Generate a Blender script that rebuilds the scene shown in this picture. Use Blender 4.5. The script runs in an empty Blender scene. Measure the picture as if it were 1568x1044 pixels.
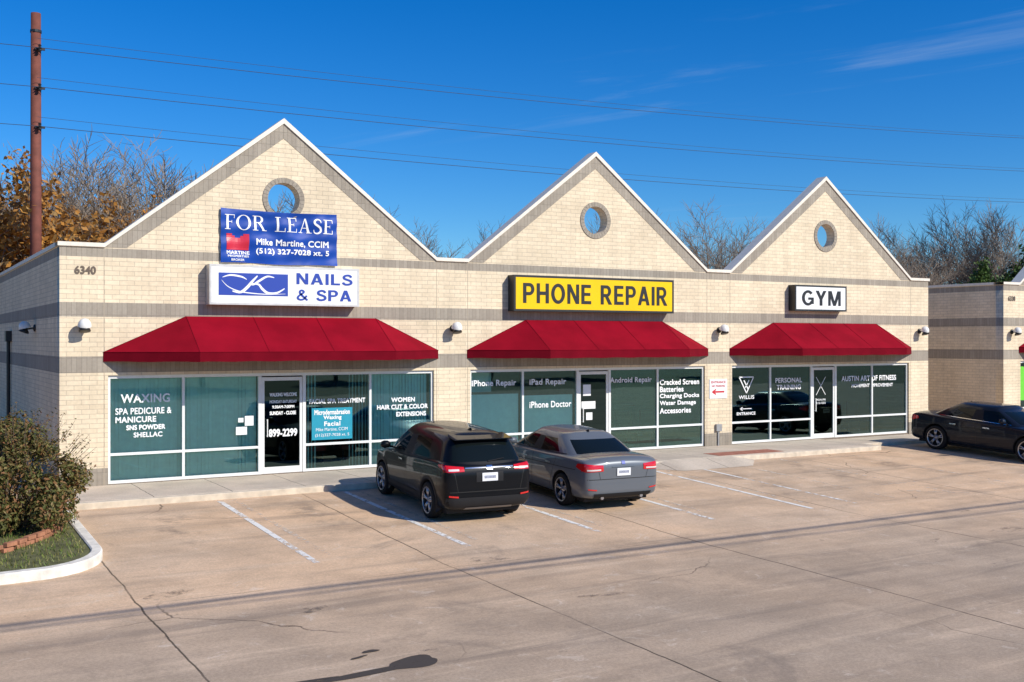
import bpy, bmesh, math, random
from mathutils import Vector, Matrix
from mathutils.bvhtree import BVHTree
random.seed(7)
C = bpy.context
scene = C.scene
COL = scene.collection

# ------------------------------------------------------------------ helpers
def link(o, parent=None):
    COL.objects.link(o)
    if parent: o.parent = parent
    return o
def empty(name, loc=(0,0,0), rz=0):
    e = bpy.data.objects.new(name, None); e.location = loc; e.rotation_euler = (0,0,rz)
    e.empty_display_size = .3
    return link(e)
def mesh(name, verts, faces, mats, parent=None, fm=None, smooth=False):
    me = bpy.data.meshes.new(name); me.from_pydata([tuple(v) for v in verts], [], faces); me.update()
    if not isinstance(mats, (list,tuple)): mats=[mats]
    for m in mats: me.materials.append(m)
    if fm:
        for p,i in zip(me.polygons, fm): p.material_index = i
    if smooth:
        for p in me.polygons: p.use_smooth = True
    return link(bpy.data.objects.new(name, me), parent)
class MB:
    def __init__(s): s.v=[]; s.f=[]; s.m=[]
    def add(s, vs, fs, mi=0):
        o=len(s.v); s.v+= [tuple(v) for v in vs]; s.f += [tuple(i+o for i in f) for f in fs]; s.m += [mi]*len(fs)
    def box(s, x0,x1,y0,y1,z0,z1, mi=0):
        s.add([(x0,y0,z0),(x1,y0,z0),(x1,y1,z0),(x0,y1,z0),(x0,y0,z1),(x1,y0,z1),(x1,y1,z1),(x0,y1,z1)],
              [(0,3,2,1),(4,5,6,7),(0,1,5,4),(1,2,6,5),(2,3,7,6),(3,0,4,7)], mi)
    def tube(s, p0,p1,r0,r1,n=6,mi=0,cap=True):
        p0=Vector(p0);p1=Vector(p1);d=(p1-p0).normalized()
        a=d.orthogonal().normalized();b=d.cross(a)
        vs=[p0+(a*math.cos(2*math.pi*i/n)+b*math.sin(2*math.pi*i/n))*r0 for i in range(n)]
        vs+=[p1+(a*math.cos(2*math.pi*i/n)+b*math.sin(2*math.pi*i/n))*r1 for i in range(n)]
        fs=[(i,(i+1)%n,n+(i+1)%n,n+i) for i in range(n)]
        if cap: fs+=[tuple(range(n))[::-1],tuple(range(n,2*n))]
        s.add(vs,fs,mi)
    def lathe(s, c, axis, prof, n=24, mi=0):
        c=Vector(c); ax=Vector(axis).normalized(); a=ax.orthogonal().normalized(); b=ax.cross(a)
        vs=[];fs=[]
        for (r,h) in prof:
            for i in range(n):
                t=2*math.pi*i/n; vs.append(c+ax*h+(a*math.cos(t)+b*math.sin(t))*r)
        for k in range(len(prof)-1):
            for i in range(n):
                fs.append((k*n+i,k*n+(i+1)%n,(k+1)*n+(i+1)%n,(k+1)*n+i))
        s.add(vs,fs,mi)
    def obj(s,name,mats,parent=None,smooth=False,bevel=0):
        o=mesh(name,s.v,s.f,mats,parent,s.m,smooth)
        if bevel:
            m=o.modifiers.new('b','BEVEL'); m.width=bevel; m.segments=2; m.limit_method='ANGLE'
        return o

# ------------------------------------------------------------------ materials
def newmat(name):
    m=bpy.data.materials.new(name); m.use_nodes=True
    return m, m.node_tree.nodes, m.node_tree.links, m.node_tree.nodes['Principled BSDF']
def simple(name,col,rough=.6,metal=0,var=.12,scale=8,bump=0,spec=.5,coat=0,bscale=60,cior=1.5):
    m,N,L,P=newmat(name)
    P.inputs['Roughness'].default_value=rough; P.inputs['Metallic'].default_value=metal
    P.inputs['Specular IOR Level'].default_value=spec
    P.inputs['Coat Weight'].default_value=coat
    P.inputs['Coat Roughness'].default_value=.03; P.inputs['Coat IOR'].default_value=cior
    if var>0:
        tc=N.new('ShaderNodeTexCoord'); n=N.new('ShaderNodeTexNoise'); n.inputs['Scale'].default_value=scale; n.inputs['Detail'].default_value=6
        L.new(tc.outputs['Object'],n.inputs['Vector'])
        r=N.new('ShaderNodeMapRange'); r.inputs['From Min'].default_value=.3; r.inputs['From Max'].default_value=.7
        r.inputs['To Min'].default_value=1-var; r.inputs['To Max'].default_value=1+var
        L.new(n.outputs['Fac'],r.inputs['Value'])
        mx=N.new('ShaderNodeVectorMath'); mx.operation='SCALE'; mx.inputs[0].default_value=col
        L.new(r.outputs[0],mx.inputs['Scale']); L.new(mx.outputs[0],P.inputs['Base Color'])
        if bump:
            n2=N.new('ShaderNodeTexNoise'); n2.inputs['Scale'].default_value=bscale; n2.inputs['Detail'].default_value=4
            L.new(tc.outputs['Object'],n2.inputs['Vector'])
            b=N.new('ShaderNodeBump'); b.inputs['Strength'].default_value=bump; b.inputs['Distance'].default_value=.02
            L.new(n2.outputs['Fac'],b.inputs['Height']); L.new(b.outputs[0],P.inputs['Normal'])
    else: P.inputs['Base Color'].default_value=(*col,1)
    return m

class NT:
    def __init__(s,N,L): s.N=N; s.L=L
    def math(s,op,a,b=None,c=None,clamp=False):
        n=s.N.new('ShaderNodeMath'); n.operation=op; n.use_clamp=clamp
        for i,v in enumerate((a,b,c)):
            if v is None: continue
            if isinstance(v,(int,float)): n.inputs[i].default_value=v
            else: s.L.new(v,n.inputs[i])
        return n.outputs[0]
    def noise(s,vec,scale,detail=5,rough=.55,dist=0):
        n=s.N.new('ShaderNodeTexNoise'); n.inputs['Scale'].default_value=scale; n.inputs['Detail'].default_value=detail
        n.inputs['Roughness'].default_value=rough; n.inputs['Distortion'].default_value=dist
        s.L.new(vec,n.inputs['Vector']); return n.outputs['Fac']
    def ramp(s,v,a,b,lo=0,hi=1):
        r=s.N.new('ShaderNodeMapRange'); r.interpolation_type='SMOOTHSTEP'
        r.inputs['From Min'].default_value=a; r.inputs['From Max'].default_value=b
        r.inputs['To Min'].default_value=lo; r.inputs['To Max'].default_value=hi
        s.L.new(v,r.inputs['Value']); return r.outputs[0]
    def mix(s,f,a,b,mode='MIX'):
        n=s.N.new('ShaderNodeMix'); n.data_type='RGBA'; n.blend_type=mode
        if isinstance(f,(int,float)): n.inputs[0].default_value=f
        else: s.L.new(f,n.inputs[0])
        for i,v in ((6,a),(7,b)):
            if isinstance(v,tuple): n.inputs[i].default_value=(*v[:3],1)
            else: s.L.new(v,n.inputs[i])
        return n.outputs[2]
    def sep(s,v):
        n=s.N.new('ShaderNodeSeparateXYZ'); s.L.new(v,n.inputs[0]); return n.outputs
    def comb(s,x,y,z=0):
        n=s.N.new('ShaderNodeCombineXYZ')
        for i,v in enumerate((x,y,z)):
            if isinstance(v,(int,float)): n.inputs[i].default_value=v
            else: s.L.new(v,n.inputs[i])
        return n.outputs[0]
    def brick(s,vec,c1,c2,mo,w,h,ms=.006,off=.5):
        n=s.N.new('ShaderNodeTexBrick'); s.L.new(vec,n.inputs['Vector'])
        n.inputs['Scale'].default_value=1; n.inputs['Brick Width'].default_value=w; n.inputs['Row Height'].default_value=h
        n.inputs['Mortar Size'].default_value=ms; n.inputs['Mortar Smooth'].default_value=.3; n.inputs['Bias'].default_value=0
        n.offset=off
        n.inputs['Color1'].default_value=(*c1,1); n.inputs['Color2'].default_value=(*c2,1); n.inputs['Mortar'].default_value=(*mo,1)
        return n

def brick_mat(name, gray=False):
    m,N,L,P=newmat(name); T=NT(N,L)
    tc=N.new('ShaderNodeTexCoord'); x,y,z=T.sep(tc.outputs['Object'])
    h=T.math('ADD',x,y)
    v=T.comb(h,z)
    cream=T.brick(v,(.80,.665,.475),(.71,.585,.41),(.51,.42,.31),.30,.10,.006)
    vs=T.comb(h,T.math('ADD',z,.03))
    grey=T.brick(vs,(.38,.33,.265),(.32,.275,.22),(.26,.225,.18),.10,.30,.006,0)
    if gray: col=grey.outputs['Color']; fac=grey.outputs['Fac']
    else:
        mask=None
        for a,b in ((4.78,4.97),(3.53,3.83),(2.36,2.70),(-.2,.36)):
            c=(a+b)/2; w=(b-a)/2
            k=T.math('LESS_THAN',T.math('ABSOLUTE',T.math('SUBTRACT',z,c)),w)
            mask=k if mask is None else T.math('MAXIMUM',mask,k)
        col=T.mix(mask,cream.outputs['Color'],grey.outputs['Color'])
        fac=T.math('ADD',T.math('MULTIPLY',cream.outputs['Fac'],T.math('SUBTRACT',1,mask)),T.math('MULTIPLY',grey.outputs['Fac'],mask))
    n1=T.noise(tc.outputs['Object'],.7,6); n2=T.noise(tc.outputs['Object'],14,5)
    st=T.noise(T.comb(T.math('MULTIPLY',h,3),T.math('MULTIPLY',z,.35)),1.0,5)
    f=T.math('MULTIPLY',T.math('MULTIPLY',T.ramp(n1,.3,.7,.93,1.05),T.ramp(n2,.3,.7,.95,1.05)),T.ramp(st,.3,.62,.92,1.03))
    low=T.ramp(z,0,.7,.84,1.0)
    f=T.math('MULTIPLY',f,low)
    sc=N.new('ShaderNodeVectorMath'); sc.operation='SCALE'; L.new(col,sc.inputs[0]); L.new(f,sc.inputs['Scale'])
    L.new(sc.outputs[0],P.inputs['Base Color']); P.inputs['Roughness'].default_value=.88; P.inputs['Specular IOR Level'].default_value=.25
    hgt=T.math('ADD',T.math('MULTIPLY',fac,-1),T.math('MULTIPLY',n2,.5))
    b=N.new('ShaderNodeBump'); b.inputs['Strength'].default_value=.45; b.inputs['Distance'].default_value=.006
    L.new(hgt,b.inputs['Height']); L.new(b.outputs[0],P.inputs['Normal'])
    return m
M_brick=brick_mat('cream_brick'); M_gbrick=brick_mat('grey_brick',gray=True)

def concrete_mat(name, base, grey, lot=True):
    m,N,L,P=newmat(name); T=NT(N,L)
    tc=N.new('ShaderNodeTexCoord'); o=tc.outputs['Object']; x,y,z=T.sep(o)
    big=T.noise(o,.16,6,.6,.6); mid=T.noise(o,.9,7,.62,.3); fine=T.noise(o,28,4,.7); vf=T.noise(o,120,3,.7)
    col=T.mix(T.ramp(big,.34,.66),base,grey)
    if lot:
        lane=T.ramp(T.math('ADD',y,T.math('MULTIPLY',mid,2.6)),-11.5,-6.5,1,0)
        col=T.mix(T.math('MULTIPLY',lane,.58),col,(.335,.265,.20))
        sv=T.comb(T.math('MULTIPLY',x,.12),T.math('MULTIPLY',y,1.3))
        stv=T.noise(sv,1.0,6,.62,.4)
        col=T.mix(T.math('MULTIPLY',T.ramp(stv,.48,.70),.46),col,(.21,.165,.13))
        col=T.mix(T.math('MULTIPLY',T.ramp(T.noise(sv,1.7,5,.6,.2),.50,.72),.50),col,(.70,.52,.36))
        tv=T.comb(T.math('MULTIPLY',T.math('ADD',x,T.math('MULTIPLY',y,.9)),.07),T.math('MULTIPLY',T.math('SUBTRACT',y,T.math('MULTIPLY',x,.10)),2.2))
        tk=T.math('MULTIPLY',T.ramp(T.noise(tv,1.3,4,.6,.2),.56,.72),T.ramp(y,-10,-7.5,1,.15))
        col=T.mix(T.math('MULTIPLY',tk,.30),col,(.14,.115,.095))
        px=T.math('ABSOLUTE',T.math('SUBTRACT',T.math('FRACT',T.math('DIVIDE',T.math('SUBTRACT',x,5.75),2.64)),.5))
        py=T.ramp(T.math('ABSOLUTE',T.math('ADD',y,4.6)),.4,2.2,1,0)
        oil=T.math('MULTIPLY',T.math('MULTIPLY',T.ramp(px,.02,.24,1,0),py),T.ramp(T.noise(o,2.2,6,.65),.42,.66))
        col=T.mix(T.math('MULTIPLY',oil,.6),col,(.16,.125,.10))
        col=T.mix(T.math('MULTIPLY',T.ramp(T.noise(o,1.6,9,.78,1.4),.57,.66),.38),col,(.74,.62,.50))
        col=T.mix(T.math('MULTIPLY',T.ramp(T.noise(o,.55,8,.7,1.0),.56,.72),.42),col,(.21,.165,.13))
        spots=T.ramp(T.noise(o,5.5,3,.5),.72,.78)
        col=T.mix(T.math('MULTIPLY',spots,.4),col,(.12,.10,.08))
    f=T.math('MULTIPLY',T.ramp(mid,.3,.7,.87,1.12),T.math('MULTIPLY',T.ramp(fine,.3,.7,.88,1.11),T.ramp(vf,.3,.7,.88,1.12)))
    def joint(v,per,off,w):
        fr=T.math('FRACT',T.math('DIVIDE',T.math('SUBTRACT',v,off),per))
        d=T.math('MULTIPLY',T.math('MINIMUM',fr,T.math('SUBTRACT',1,fr)),per)
        return T.ramp(d,w*.4,w,1,0)
    wob=T.math('MULTIPLY',T.math('SUBTRACT',T.noise(o,1.2,4),.5),.10)
    xx=T.math('ADD',x,wob); yy=T.math('ADD',y,wob)
    if lot:
        j=T.math('MAXIMUM',T.math('MULTIPLY',joint(xx,4.6,2.9,.018),T.ramp(T.noise(o,.45,4),.34,.54,.35,1)),
                 T.math('MULTIPLY',joint(yy,6.9,-9.2,.014),T.ramp(T.noise(o,.3,4),.42,.62,.0,.7)))
    else: j=T.math('MAXIMUM',joint(xx,1.53,0,.012),joint(yy,50,-21,.01))
    dark=T.math('MULTIPLY',j,.76)
    if lot:
        vo=N.new('ShaderNodeTexVoronoi'); vo.feature='DISTANCE_TO_EDGE'; vo.inputs['Scale'].default_value=.13
        dn=N.new('ShaderNodeTexNoise'); dn.inputs['Scale'].default_value=.9; dn.inputs['Detail'].default_value=6; L.new(o,dn.inputs['Vector'])
        mxv=N.new('ShaderNodeVectorMath'); mxv.operation='MULTIPLY_ADD'; L.new(dn.outputs['Color'],mxv.inputs[0]); mxv.inputs[1].default_value=(.9,.9,0); L.new(o,mxv.inputs[2])
        L.new(mxv.outputs[0],vo.inputs['Vector'])
        cr=T.math('MULTIPLY',T.ramp(vo.outputs['Distance'],.0005,.0020,1,0),T.ramp(T.noise(o,.25,2),.50,.58))
        dark=T.math('MAXIMUM',dark,T.math('MULTIPLY',cr,.62))
    f=T.math('MULTIPLY',f,T.math('SUBTRACT',1,dark))
    sc=N.new('ShaderNodeVectorMath'); sc.operation='SCALE'; L.new(col,sc.inputs[0]); L.new(f,sc.inputs['Scale'])
    L.new(sc.outputs[0],P.inputs['Base Color']); P.inputs['Roughness'].default_value=.85; P.inputs['Specular IOR Level'].default_value=.25
    b=N.new('ShaderNodeBump'); b.inputs['Strength'].default_value=.4; b.inputs['Distance'].default_value=.006
    L.new(T.math('SUBTRACT',T.math('ADD',fine,vf),T.math('MULTIPLY',dark,2)),b.inputs['Height']); L.new(b.outputs[0],P.inputs['Normal'])
    return m
M_lot=concrete_mat('lot_concrete',(.67,.455,.285),(.57,.415,.285))
M_walk=concrete_mat('walk_concrete',(.64,.52,.40),(.54,.46,.37),False)
M_kerb=simple('kerb_concrete',(.62,.53,.41),.85,var=.18,scale=5,bump=.3)
M_kerbw=simple('painted_kerb',(.74,.69,.60),.8,var=.2,scale=6,bump=.3)

def worn_paint(name,lo,hi,col=(.80,.77,.71)):
    m,N,L,P=newmat(name); T=NT(N,L)
    tc=N.new('ShaderNodeTexCoord'); o=tc.outputs['Object']
    k=T.ramp(T.math('ADD',T.noise(o,7,8,.75),T.math('MULTIPLY',T.math('SUBTRACT',T.noise(o,.6,3),.5),.5)),lo,hi)
    P.inputs['Base Color'].default_value=(*col,1); P.inputs['Roughness'].default_value=.7
    tr=N.new('ShaderNodeBsdfTransparent'); mx=N.new('ShaderNodeMixShader')
    L.new(k,mx.inputs[0]); L.new(tr.outputs[0],mx.inputs[1]); L.new(P.outputs[0],mx.inputs[2])
    L.new(mx.outputs[0],N['Material Output'].inputs['Surface'])
    return m
M_line=worn_paint('line_paint',.38,.53); M_oldline=worn_paint('old_line_paint',.46,.70,(.72,.62,.50))
M_white=simple('white_frame',(.80,.80,.77),.35,var=.05)
M_cope=simple('coping_metal',(.78,.71,.60),.5,var=.08)
M_black=simple('black_metal',(.02,.02,.02),.4,var=.1)
M_dark=simple('dark_void',(.012,.012,.013),.8,var=0)
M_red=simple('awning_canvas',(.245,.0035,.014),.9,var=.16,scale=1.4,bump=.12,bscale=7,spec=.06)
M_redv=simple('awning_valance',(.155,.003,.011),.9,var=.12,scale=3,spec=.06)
M_roof=simple('roof_membrane',(.35,.34,.32),.8)
M_tw=simple('letter_white',(.88,.88,.87),.5,var=0)
M_tk=simple('letter_black',(.012,.012,.014),.45,var=0)
M_tb=simple('letter_blue',(.012,.05,.36),.45,var=0)
M_tbr=simple('letter_bronze',(.14,.10,.07),.45,var=0)
M_tr=simple('letter_red',(.55,.02,.03),.45,var=0)
M_teal=simple('poster_teal',(.02,.30,.42),.4,var=.05)
M_yel=simple('sign_yellow',(.88,.555,.003),.35,var=.05,scale=1.5,spec=.3)
M_sw=simple('sign_white',(.84,.84,.83),.35,var=.04,scale=1.5)
M_ban=simple('banner_blue',(.005,.055,.33),.5,var=.12,scale=1.5,spec=.25)
M_blind=simple('blind_fabric',(.70,.88,.79),.8,var=.06)
M_film=simple('window_film',(.78,.90,.82),.7,var=.05)
M_int=simple('interior_wall',(.26,.29,.26),.8); M_ifl=simple('interior_floor',(.20,.15,.11),.6)
M_wood=simple('shop_counter',(.22,.10,.05),.5)
M_chair=simple('shop_chair',(.30,.04,.03),.5)
M_green=simple('bright_green_sign',(.15,.60,.04),.4,var=.05)
M_lampg=simple('lamp_glass',(.80,.78,.73),.3,var=.04)
M_pole=simple('weathered_steel',(.17,.050,.032),.8,var=.25,scale=3)
M_wire=simple('cable',(.03,.045,.075),.6,var=0)
M_rbrick=simple('red_edging_brick',(.40,.17,.09),.85,var=.3,scale=6)
M_tact=simple('tactile_red',(.36,.14,.09),.85,var=.25,scale=6,bump=.4)
M_cab=simple('cabinet_grey',(.60,.58,.55),.4,metal=.2)

def glass_mat(name,tint,refl,gc=(.60,.95,.92)):
    m,N,L,P=newmat(name); T=NT(N,L); N.remove(P)
    tr=N.new('ShaderNodeBsdfTransparent'); tr.inputs[0].default_value=(*tint,1)
    gl=N.new('ShaderNodeBsdfGlossy'); gl.inputs['Roughness'].default_value=.012; gl.inputs['Color'].default_value=(*gc,1)
    lw=N.new('ShaderNodeFresnel'); lw.inputs['IOR'].default_value=1.5
    tc=N.new('ShaderNodeTexCoord')
    b=N.new('ShaderNodeBump'); b.inputs['Strength'].default_value=.05; b.inputs['Distance'].default_value=.02
    L.new(T.noise(tc.outputs['Object'],.8,2),b.inputs['Height']); L.new(b.outputs[0],gl.inputs['Normal'])
    f=T.math('ADD',T.math('MULTIPLY',lw.outputs[0],1.3),refl,clamp=True)
    mx=N.new('ShaderNodeMixShader'); L.new(f,mx.inputs[0]); L.new(tr.outputs[0],mx.inputs[1]); L.new(gl.outputs[0],mx.inputs[2])
    L.new(mx.outputs[0],N['Material Output'].inputs['Surface']); return m
M_glass=glass_mat('storefront_glass',(.76,.95,.89),.08)
M_dglass=glass_mat('dark_glass',(.18,.42,.36),.06)
M_bglass=glass_mat('black_door_glass',(.03,.04,.04),.02)

# ------------------------------------------------------------------ camera, light, sky
cam_d=bpy.data.cameras.new('camera'); cam=bpy.data.objects.new('camera',cam_d); COL.objects.link(cam)
cam.location=(0,-23.8,3.05); cam.rotation_euler=(math.radians(90),0,math.radians(-30.37))
cam_d.sensor_width=36; cam_d.lens=37.88; cam_d.clip_end=3000; cam_d.shift_y=-.0012
scene.camera=cam
to_sun=Vector((.57,-1,.77)).normalized()
sd=bpy.data.lights.new('sun','SUN'); sd.energy=5.0; sd.angle=math.radians(.5); sd.color=(1,.95,.85)
sun=bpy.data.objects.new('sun',sd); COL.objects.link(sun); sun.rotation_euler=to_sun.to_track_quat('Z','Y').to_euler()
sun.location=(20,-60,40)
w=bpy.data.worlds.new('World'); scene.world=w; w.use_nodes=True
N=w.node_tree.nodes; L=w.node_tree.links; bg=N['Background']; T=NT(N,L)
sky=N.new('ShaderNodeTexSky'); sky.sky_type='NISHITA'; sky.sun_disc=False
sky.sun_elevation=math.asin(to_sun.z); sky.sun_rotation=math.atan2(to_sun.x,to_sun.y)
sky.air_density=1.0; sky.dust_density=.2; sky.ozone_density=3.5; sky.altitude=200
hs=N.new('ShaderNodeHueSaturation'); hs.inputs['Saturation'].default_value=1.45; hs.inputs['Value'].default_value=1.0
L.new(sky.outputs[0],hs.inputs['Color'])
tinted=T.mix(1,hs.outputs[0],(.60,.92,1.22),'MULTIPLY')
# thin high cirrus wisps
tcw=N.new('ShaderNodeTexCoord'); dx,dy,dz=T.sep(tcw.outputs['Generated'])
iz=T.math('DIVIDE',1,T.math('MAXIMUM',dz,.06)); u=T.math('MULTIPLY',dx,iz); v=T.math('MULTIPLY',dy,iz)
cv=T.comb(T.math('ADD',T.math('MULTIPLY',u,.9),T.math('MULTIPLY',v,.35)),T.math('SUBTRACT',T.math('MULTIPLY',v,.22),T.math('MULTIPLY',u,.1)))
wf=T.math('MULTIPLY',T.ramp(T.noise(cv,1.5,7,.62,.8),.55,.80),T.ramp(T.noise(cv,.45,2),.48,.64))
wf=T.math('MULTIPLY',T.math('MULTIPLY',wf,T.ramp(dz,.02,.12)),.30)
L.new(T.mix(wf,tinted,(5.2,6.2,7.2)),bg.inputs['Color']); bg.inputs['Strength'].default_value=.108
scene.view_settings.view_transform='Standard'; scene.view_settings.look='None'; scene.view_settings.exposure=0

# ------------------------------------------------------------------ text
def text(s,x0,x1,zc,h,mat,y,parent,bold=.0,name='lettering'):
    cu=bpy.data.curves.new(name,'FONT'); cu.body=s; cu.size=1
    if bold: cu.space_character=1.05
    cu.fill_mode='FRONT'
    o=bpy.data.objects.new(name,cu); COL.objects.link(o); C.view_layer.update()
    me=bpy.data.meshes.new_from_object(o.evaluated_get(C.evaluated_depsgraph_get()))
    bpy.data.objects.remove(o)
    xs=[v.co.x for v in me.vertices]; ys=[v.co.y for v in me.vertices]
    ax,bx,ay,by=min(xs),max(xs),min(ys),max(ys); b=bold*h
    sx=(x1-x0-2*b)/(bx-ax); sy=(h-2*b)/(by-ay)
    base=[(x0+b+(v.co.x-ax)*sx, zc+(v.co.y-(ay+by)/2)*sy) for v in me.vertices]; fs=[tuple(p.vertices) for p in me.polygons]
    mb=MB(); offs=[(0,0)] if not bold else [(b*math.cos(t*math.pi/3+.5),b*math.sin(t*math.pi/3+.5)) for t in range(6)]
    for k,(dx,dz) in enumerate(offs): mb.add([(X+dx,y-.0004*k,Z+dz) for X,Z in base],fs)
    return mb.obj(name,mat,parent)
def R_(a,b,c,d): return ([(a,c),(b,c),(b,d),(a,d)],[(0,1,2,3)])
def Q_(*p): return (list(p),[(0,1,2,3)])
def ring_(cx,cz,rx,rz,tx,tz,a0=0,a1=360,n=28):
    vs=[]
    for i in range(n+1):
        t=math.radians(a0+(a1-a0)*i/n); vs+=[(cx+rx*math.cos(t),cz+rz*math.sin(t)),(cx+(rx-tx)*math.cos(t),cz+(rz-tz)*math.sin(t))]
    return vs,[(2*i,2*i+2,2*i+3,2*i+1) for i in range(n)]
def strip2(pts,w0,w1,n=30):
    P=[Vector(p) for p in pts]
    def cr(t):
        t=min(max(t,0),1); k=t*(len(P)-1); i=min(int(k),len(P)-2); u=k-i
        a=P[max(i-1,0)];b=P[i];c=P[i+1];d=P[min(i+2,len(P)-1)]
        return .5*((2*b)+(c-a)*u+(2*a-5*b+4*c-d)*u*u+(3*b-a-3*c+d)*u**3)
    vs=[]
    for i in range(n+1):
        t=i/n; p=cr(t); q=(cr(t+.01)-cr(t-.01)).normalized(); nn=Vector((-q.y,q.x))*(w0+(w1-w0)*math.sin(math.pi*t))
        vs+=[(p.x+nn.x,p.y+nn.y),(p.x-nn.x,p.y-nn.y)]
    return vs,[(2*i,2*i+1,2*i+3,2*i+2) for i in range(n)]
ST=R_(.10,.24,0,1)
SERIF={
'F':(.66,[ST,R_(0,.36,0,.045),R_(0,.62,.955,1),R_(.24,.46,.50,.545),R_(.585,.62,.76,.955),R_(.44,.465,.42,.62)]),
'O':(.95,[ring_(.46,.5,.46,.52,.15,.045)]),
'R':(.90,[ST,R_(0,.36,0,.045),R_(0,.42,.955,1),ring_(.40,.76,.29,.24,.14,.045,-90,90,14),R_(.24,.42,.52,.565),Q_((.34,.53),(.50,.53),(.84,0),(.68,0)),R_(.62,.93,0,.045)]),
'L':(.70,[ST,R_(0,.66,0,.045),R_(0,.36,.955,1),R_(.615,.66,0,.26)]),
'E':(.72,[ST,R_(0,.66,0,.045),R_(0,.64,.955,1),R_(.24,.46,.50,.545),R_(.615,.66,0,.26),R_(.60,.64,.76,.955),R_(.44,.465,.42,.62)]),
'A':(.90,[Q_((.10,0),(.155,0),(.44,1),(.385,1)),Q_((.60,0),(.77,0),(.47,1),(.38,1)),R_(.22,.62,.32,.365),R_(0,.26,0,.04),R_(.52,.88,0,.04)]),
'S':(.60,[strip2([(.49,.74),(.45,.90),(.28,.985),(.10,.88),(.10,.68),(.30,.53),(.48,.38),(.50,.16),(.30,.015),(.10,.06),(.04,.26)],.018,.075)]),
' ':(.42,[])}
PB=[R_(0,.2,0,1),R_(.2,.40,.84,1),R_(.2,.40,.39,.55),ring_(.39,.695,.30,.305,.19,.16,-90,90,16)]
BLOCK={
'P':(.69,PB),'H':(.76,[R_(0,.2,0,1),R_(.56,.76,0,1),R_(.2,.56,.42,.59)]),
'O':(.88,[ring_(.44,.5,.44,.515,.205,.17)]),
'N':(.76,[R_(0,.19,0,1),R_(.57,.76,0,1),Q_((0,1),(.21,1),(.76,0),(.55,0))]),
'E':(.64,[R_(0,.2,0,1),R_(.2,.62,.84,1),R_(.2,.58,.43,.58),R_(.2,.64,0,.16)]),
'R':(.76,PB+[Q_((.28,.42),(.47,.46),(.76,0),(.53,0))]),
'A':(.82,[Q_((0,0),(.21,0),(.51,1),(.30,1)),Q_((.61,0),(.82,0),(.52,1),(.31,1)),R_(.2,.62,.21,.36)]),
'I':(.2,[R_(0,.2,0,1)]),'L':(.60,[R_(0,.2,0,1),R_(.2,.60,0,.16)]),
'G':(.86,[ring_(.44,.5,.44,.515,.205,.17,40,325,24),R_(.46,.86,.38,.53),R_(.68,.86,.10,.38)]),
'Y':(.80,[Q_((0,1),(.23,1),(.50,.42),(.30,.42)),Q_((.57,1),(.80,1),(.50,.42),(.30,.42)),R_(.30,.50,0,.45)]),
'M':(.94,[R_(0,.18,0,1),R_(.76,.94,0,1),Q_((0,1),(.25,1),(.56,0.0),(.38,0.0)),Q_((.69,1),(.94,1),(.56,0.0),(.38,0.0))]),
'S':(.68,[strip2([(.60,.74),(.50,.89),(.32,.925),(.12,.82),(.14,.62),(.34,.52),(.56,.40),(.58,.18),(.36,.075),(.14,.11),(.04,.27)],.085,.09)]),
'&':(.80,[strip2([(.76,.03),(.50,.32),(.24,.68),(.28,.90),(.44,.90),(.48,.72),(.16,.42),(.09,.2),(.28,.07),(.52,.16),(.70,.46)],.070,.075)]),
' ':(.34,[])}
def built(s,font,x0,x1,z0,h,mat,y,parent,gap=.07,name='lettering',dy=.0004):
    tot=sum(font[c][0] for c in s)+gap*(len(s)-1); sx=(x1-x0)/tot; mb=MB(); cx=0
    for c in s:
        w_,parts=font[c]
        for k,(vs,fs) in enumerate(parts):
            mb.add([(x0+(cx+a)*sx,y-dy*k,z0+b*h) for a,b in vs],fs)
        cx+=w_+gap
    return mb.obj(name,mat,parent)

# ------------------------------------------------------------------ ground
def gz(y):
    if y>=-2.4: return -.13
    if y>=-9: return -.13+(y+2.4)*.0425
    if y>=-30: return -.4105+(y+9)*.012
    return -.6625
def strip_x(name,x0,x1,ys,dz,mat,parent=None,nx=1):
    v=[];f=[]
    for y in ys:
        for i in range(nx+1): v.append((x0+(x1-x0)*i/nx,y,gz(y)+dz))
    for k in range(len(ys)-1):
        for i in range(nx): a=k*(nx+1)+i; f.append((a,a+1,a+nx+2,a+nx+1))
    return mesh(name,v,f,mat,parent)
M_ground=simple('dry_grass_ground',(.13,.12,.06),.95,var=.3,scale=.6)
strip_x('ground',-900,1100,[-900,-30,-9,-2.4,1400],-.004,M_ground)
strip_x('parking_lot',-12,75,[-44,-30,-20,-9,-2.4,30],0,M_lot)

mb=MB()
mb.box(2.6,24.9,-2.22,-.0,-.3,0.0,0); mb.box(2.6,24.9,-2.38,-2.222,-.35,-.004,1)
mb.box(24.9,42,-1.4,0,-.3,-.03,0); mb.box(24.9,42,-1.52,-1.402,-.35,-.034,1)
mb.obj('sidewalk',[M_walk,M_kerb],bevel=.012)
mb=MB(); mb.box(15.9,17.0,-2.1,-1.3,.001,.006); mb.obj('tactile_pad',M_tact)
mb=MB(); mb.box(19.0,21.3,-2.15,-1.5,.001,.006); mb.obj('tactile_pad',M_tact)
mesh('kerb_ramp',[(17.0,-2.375,-.0),(19.2,-2.375,-.0),(19.2,-3.2,gz(-3.2)+.006),(17.0,-3.2,gz(-3.2)+.006),(16.2,-2.39,gz(-2.4)+.003),(20,-2.39,gz(-2.4)+.003)],
     [(0,3,2,1),(0,4,3),(1,2,5)],M_walk)

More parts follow.
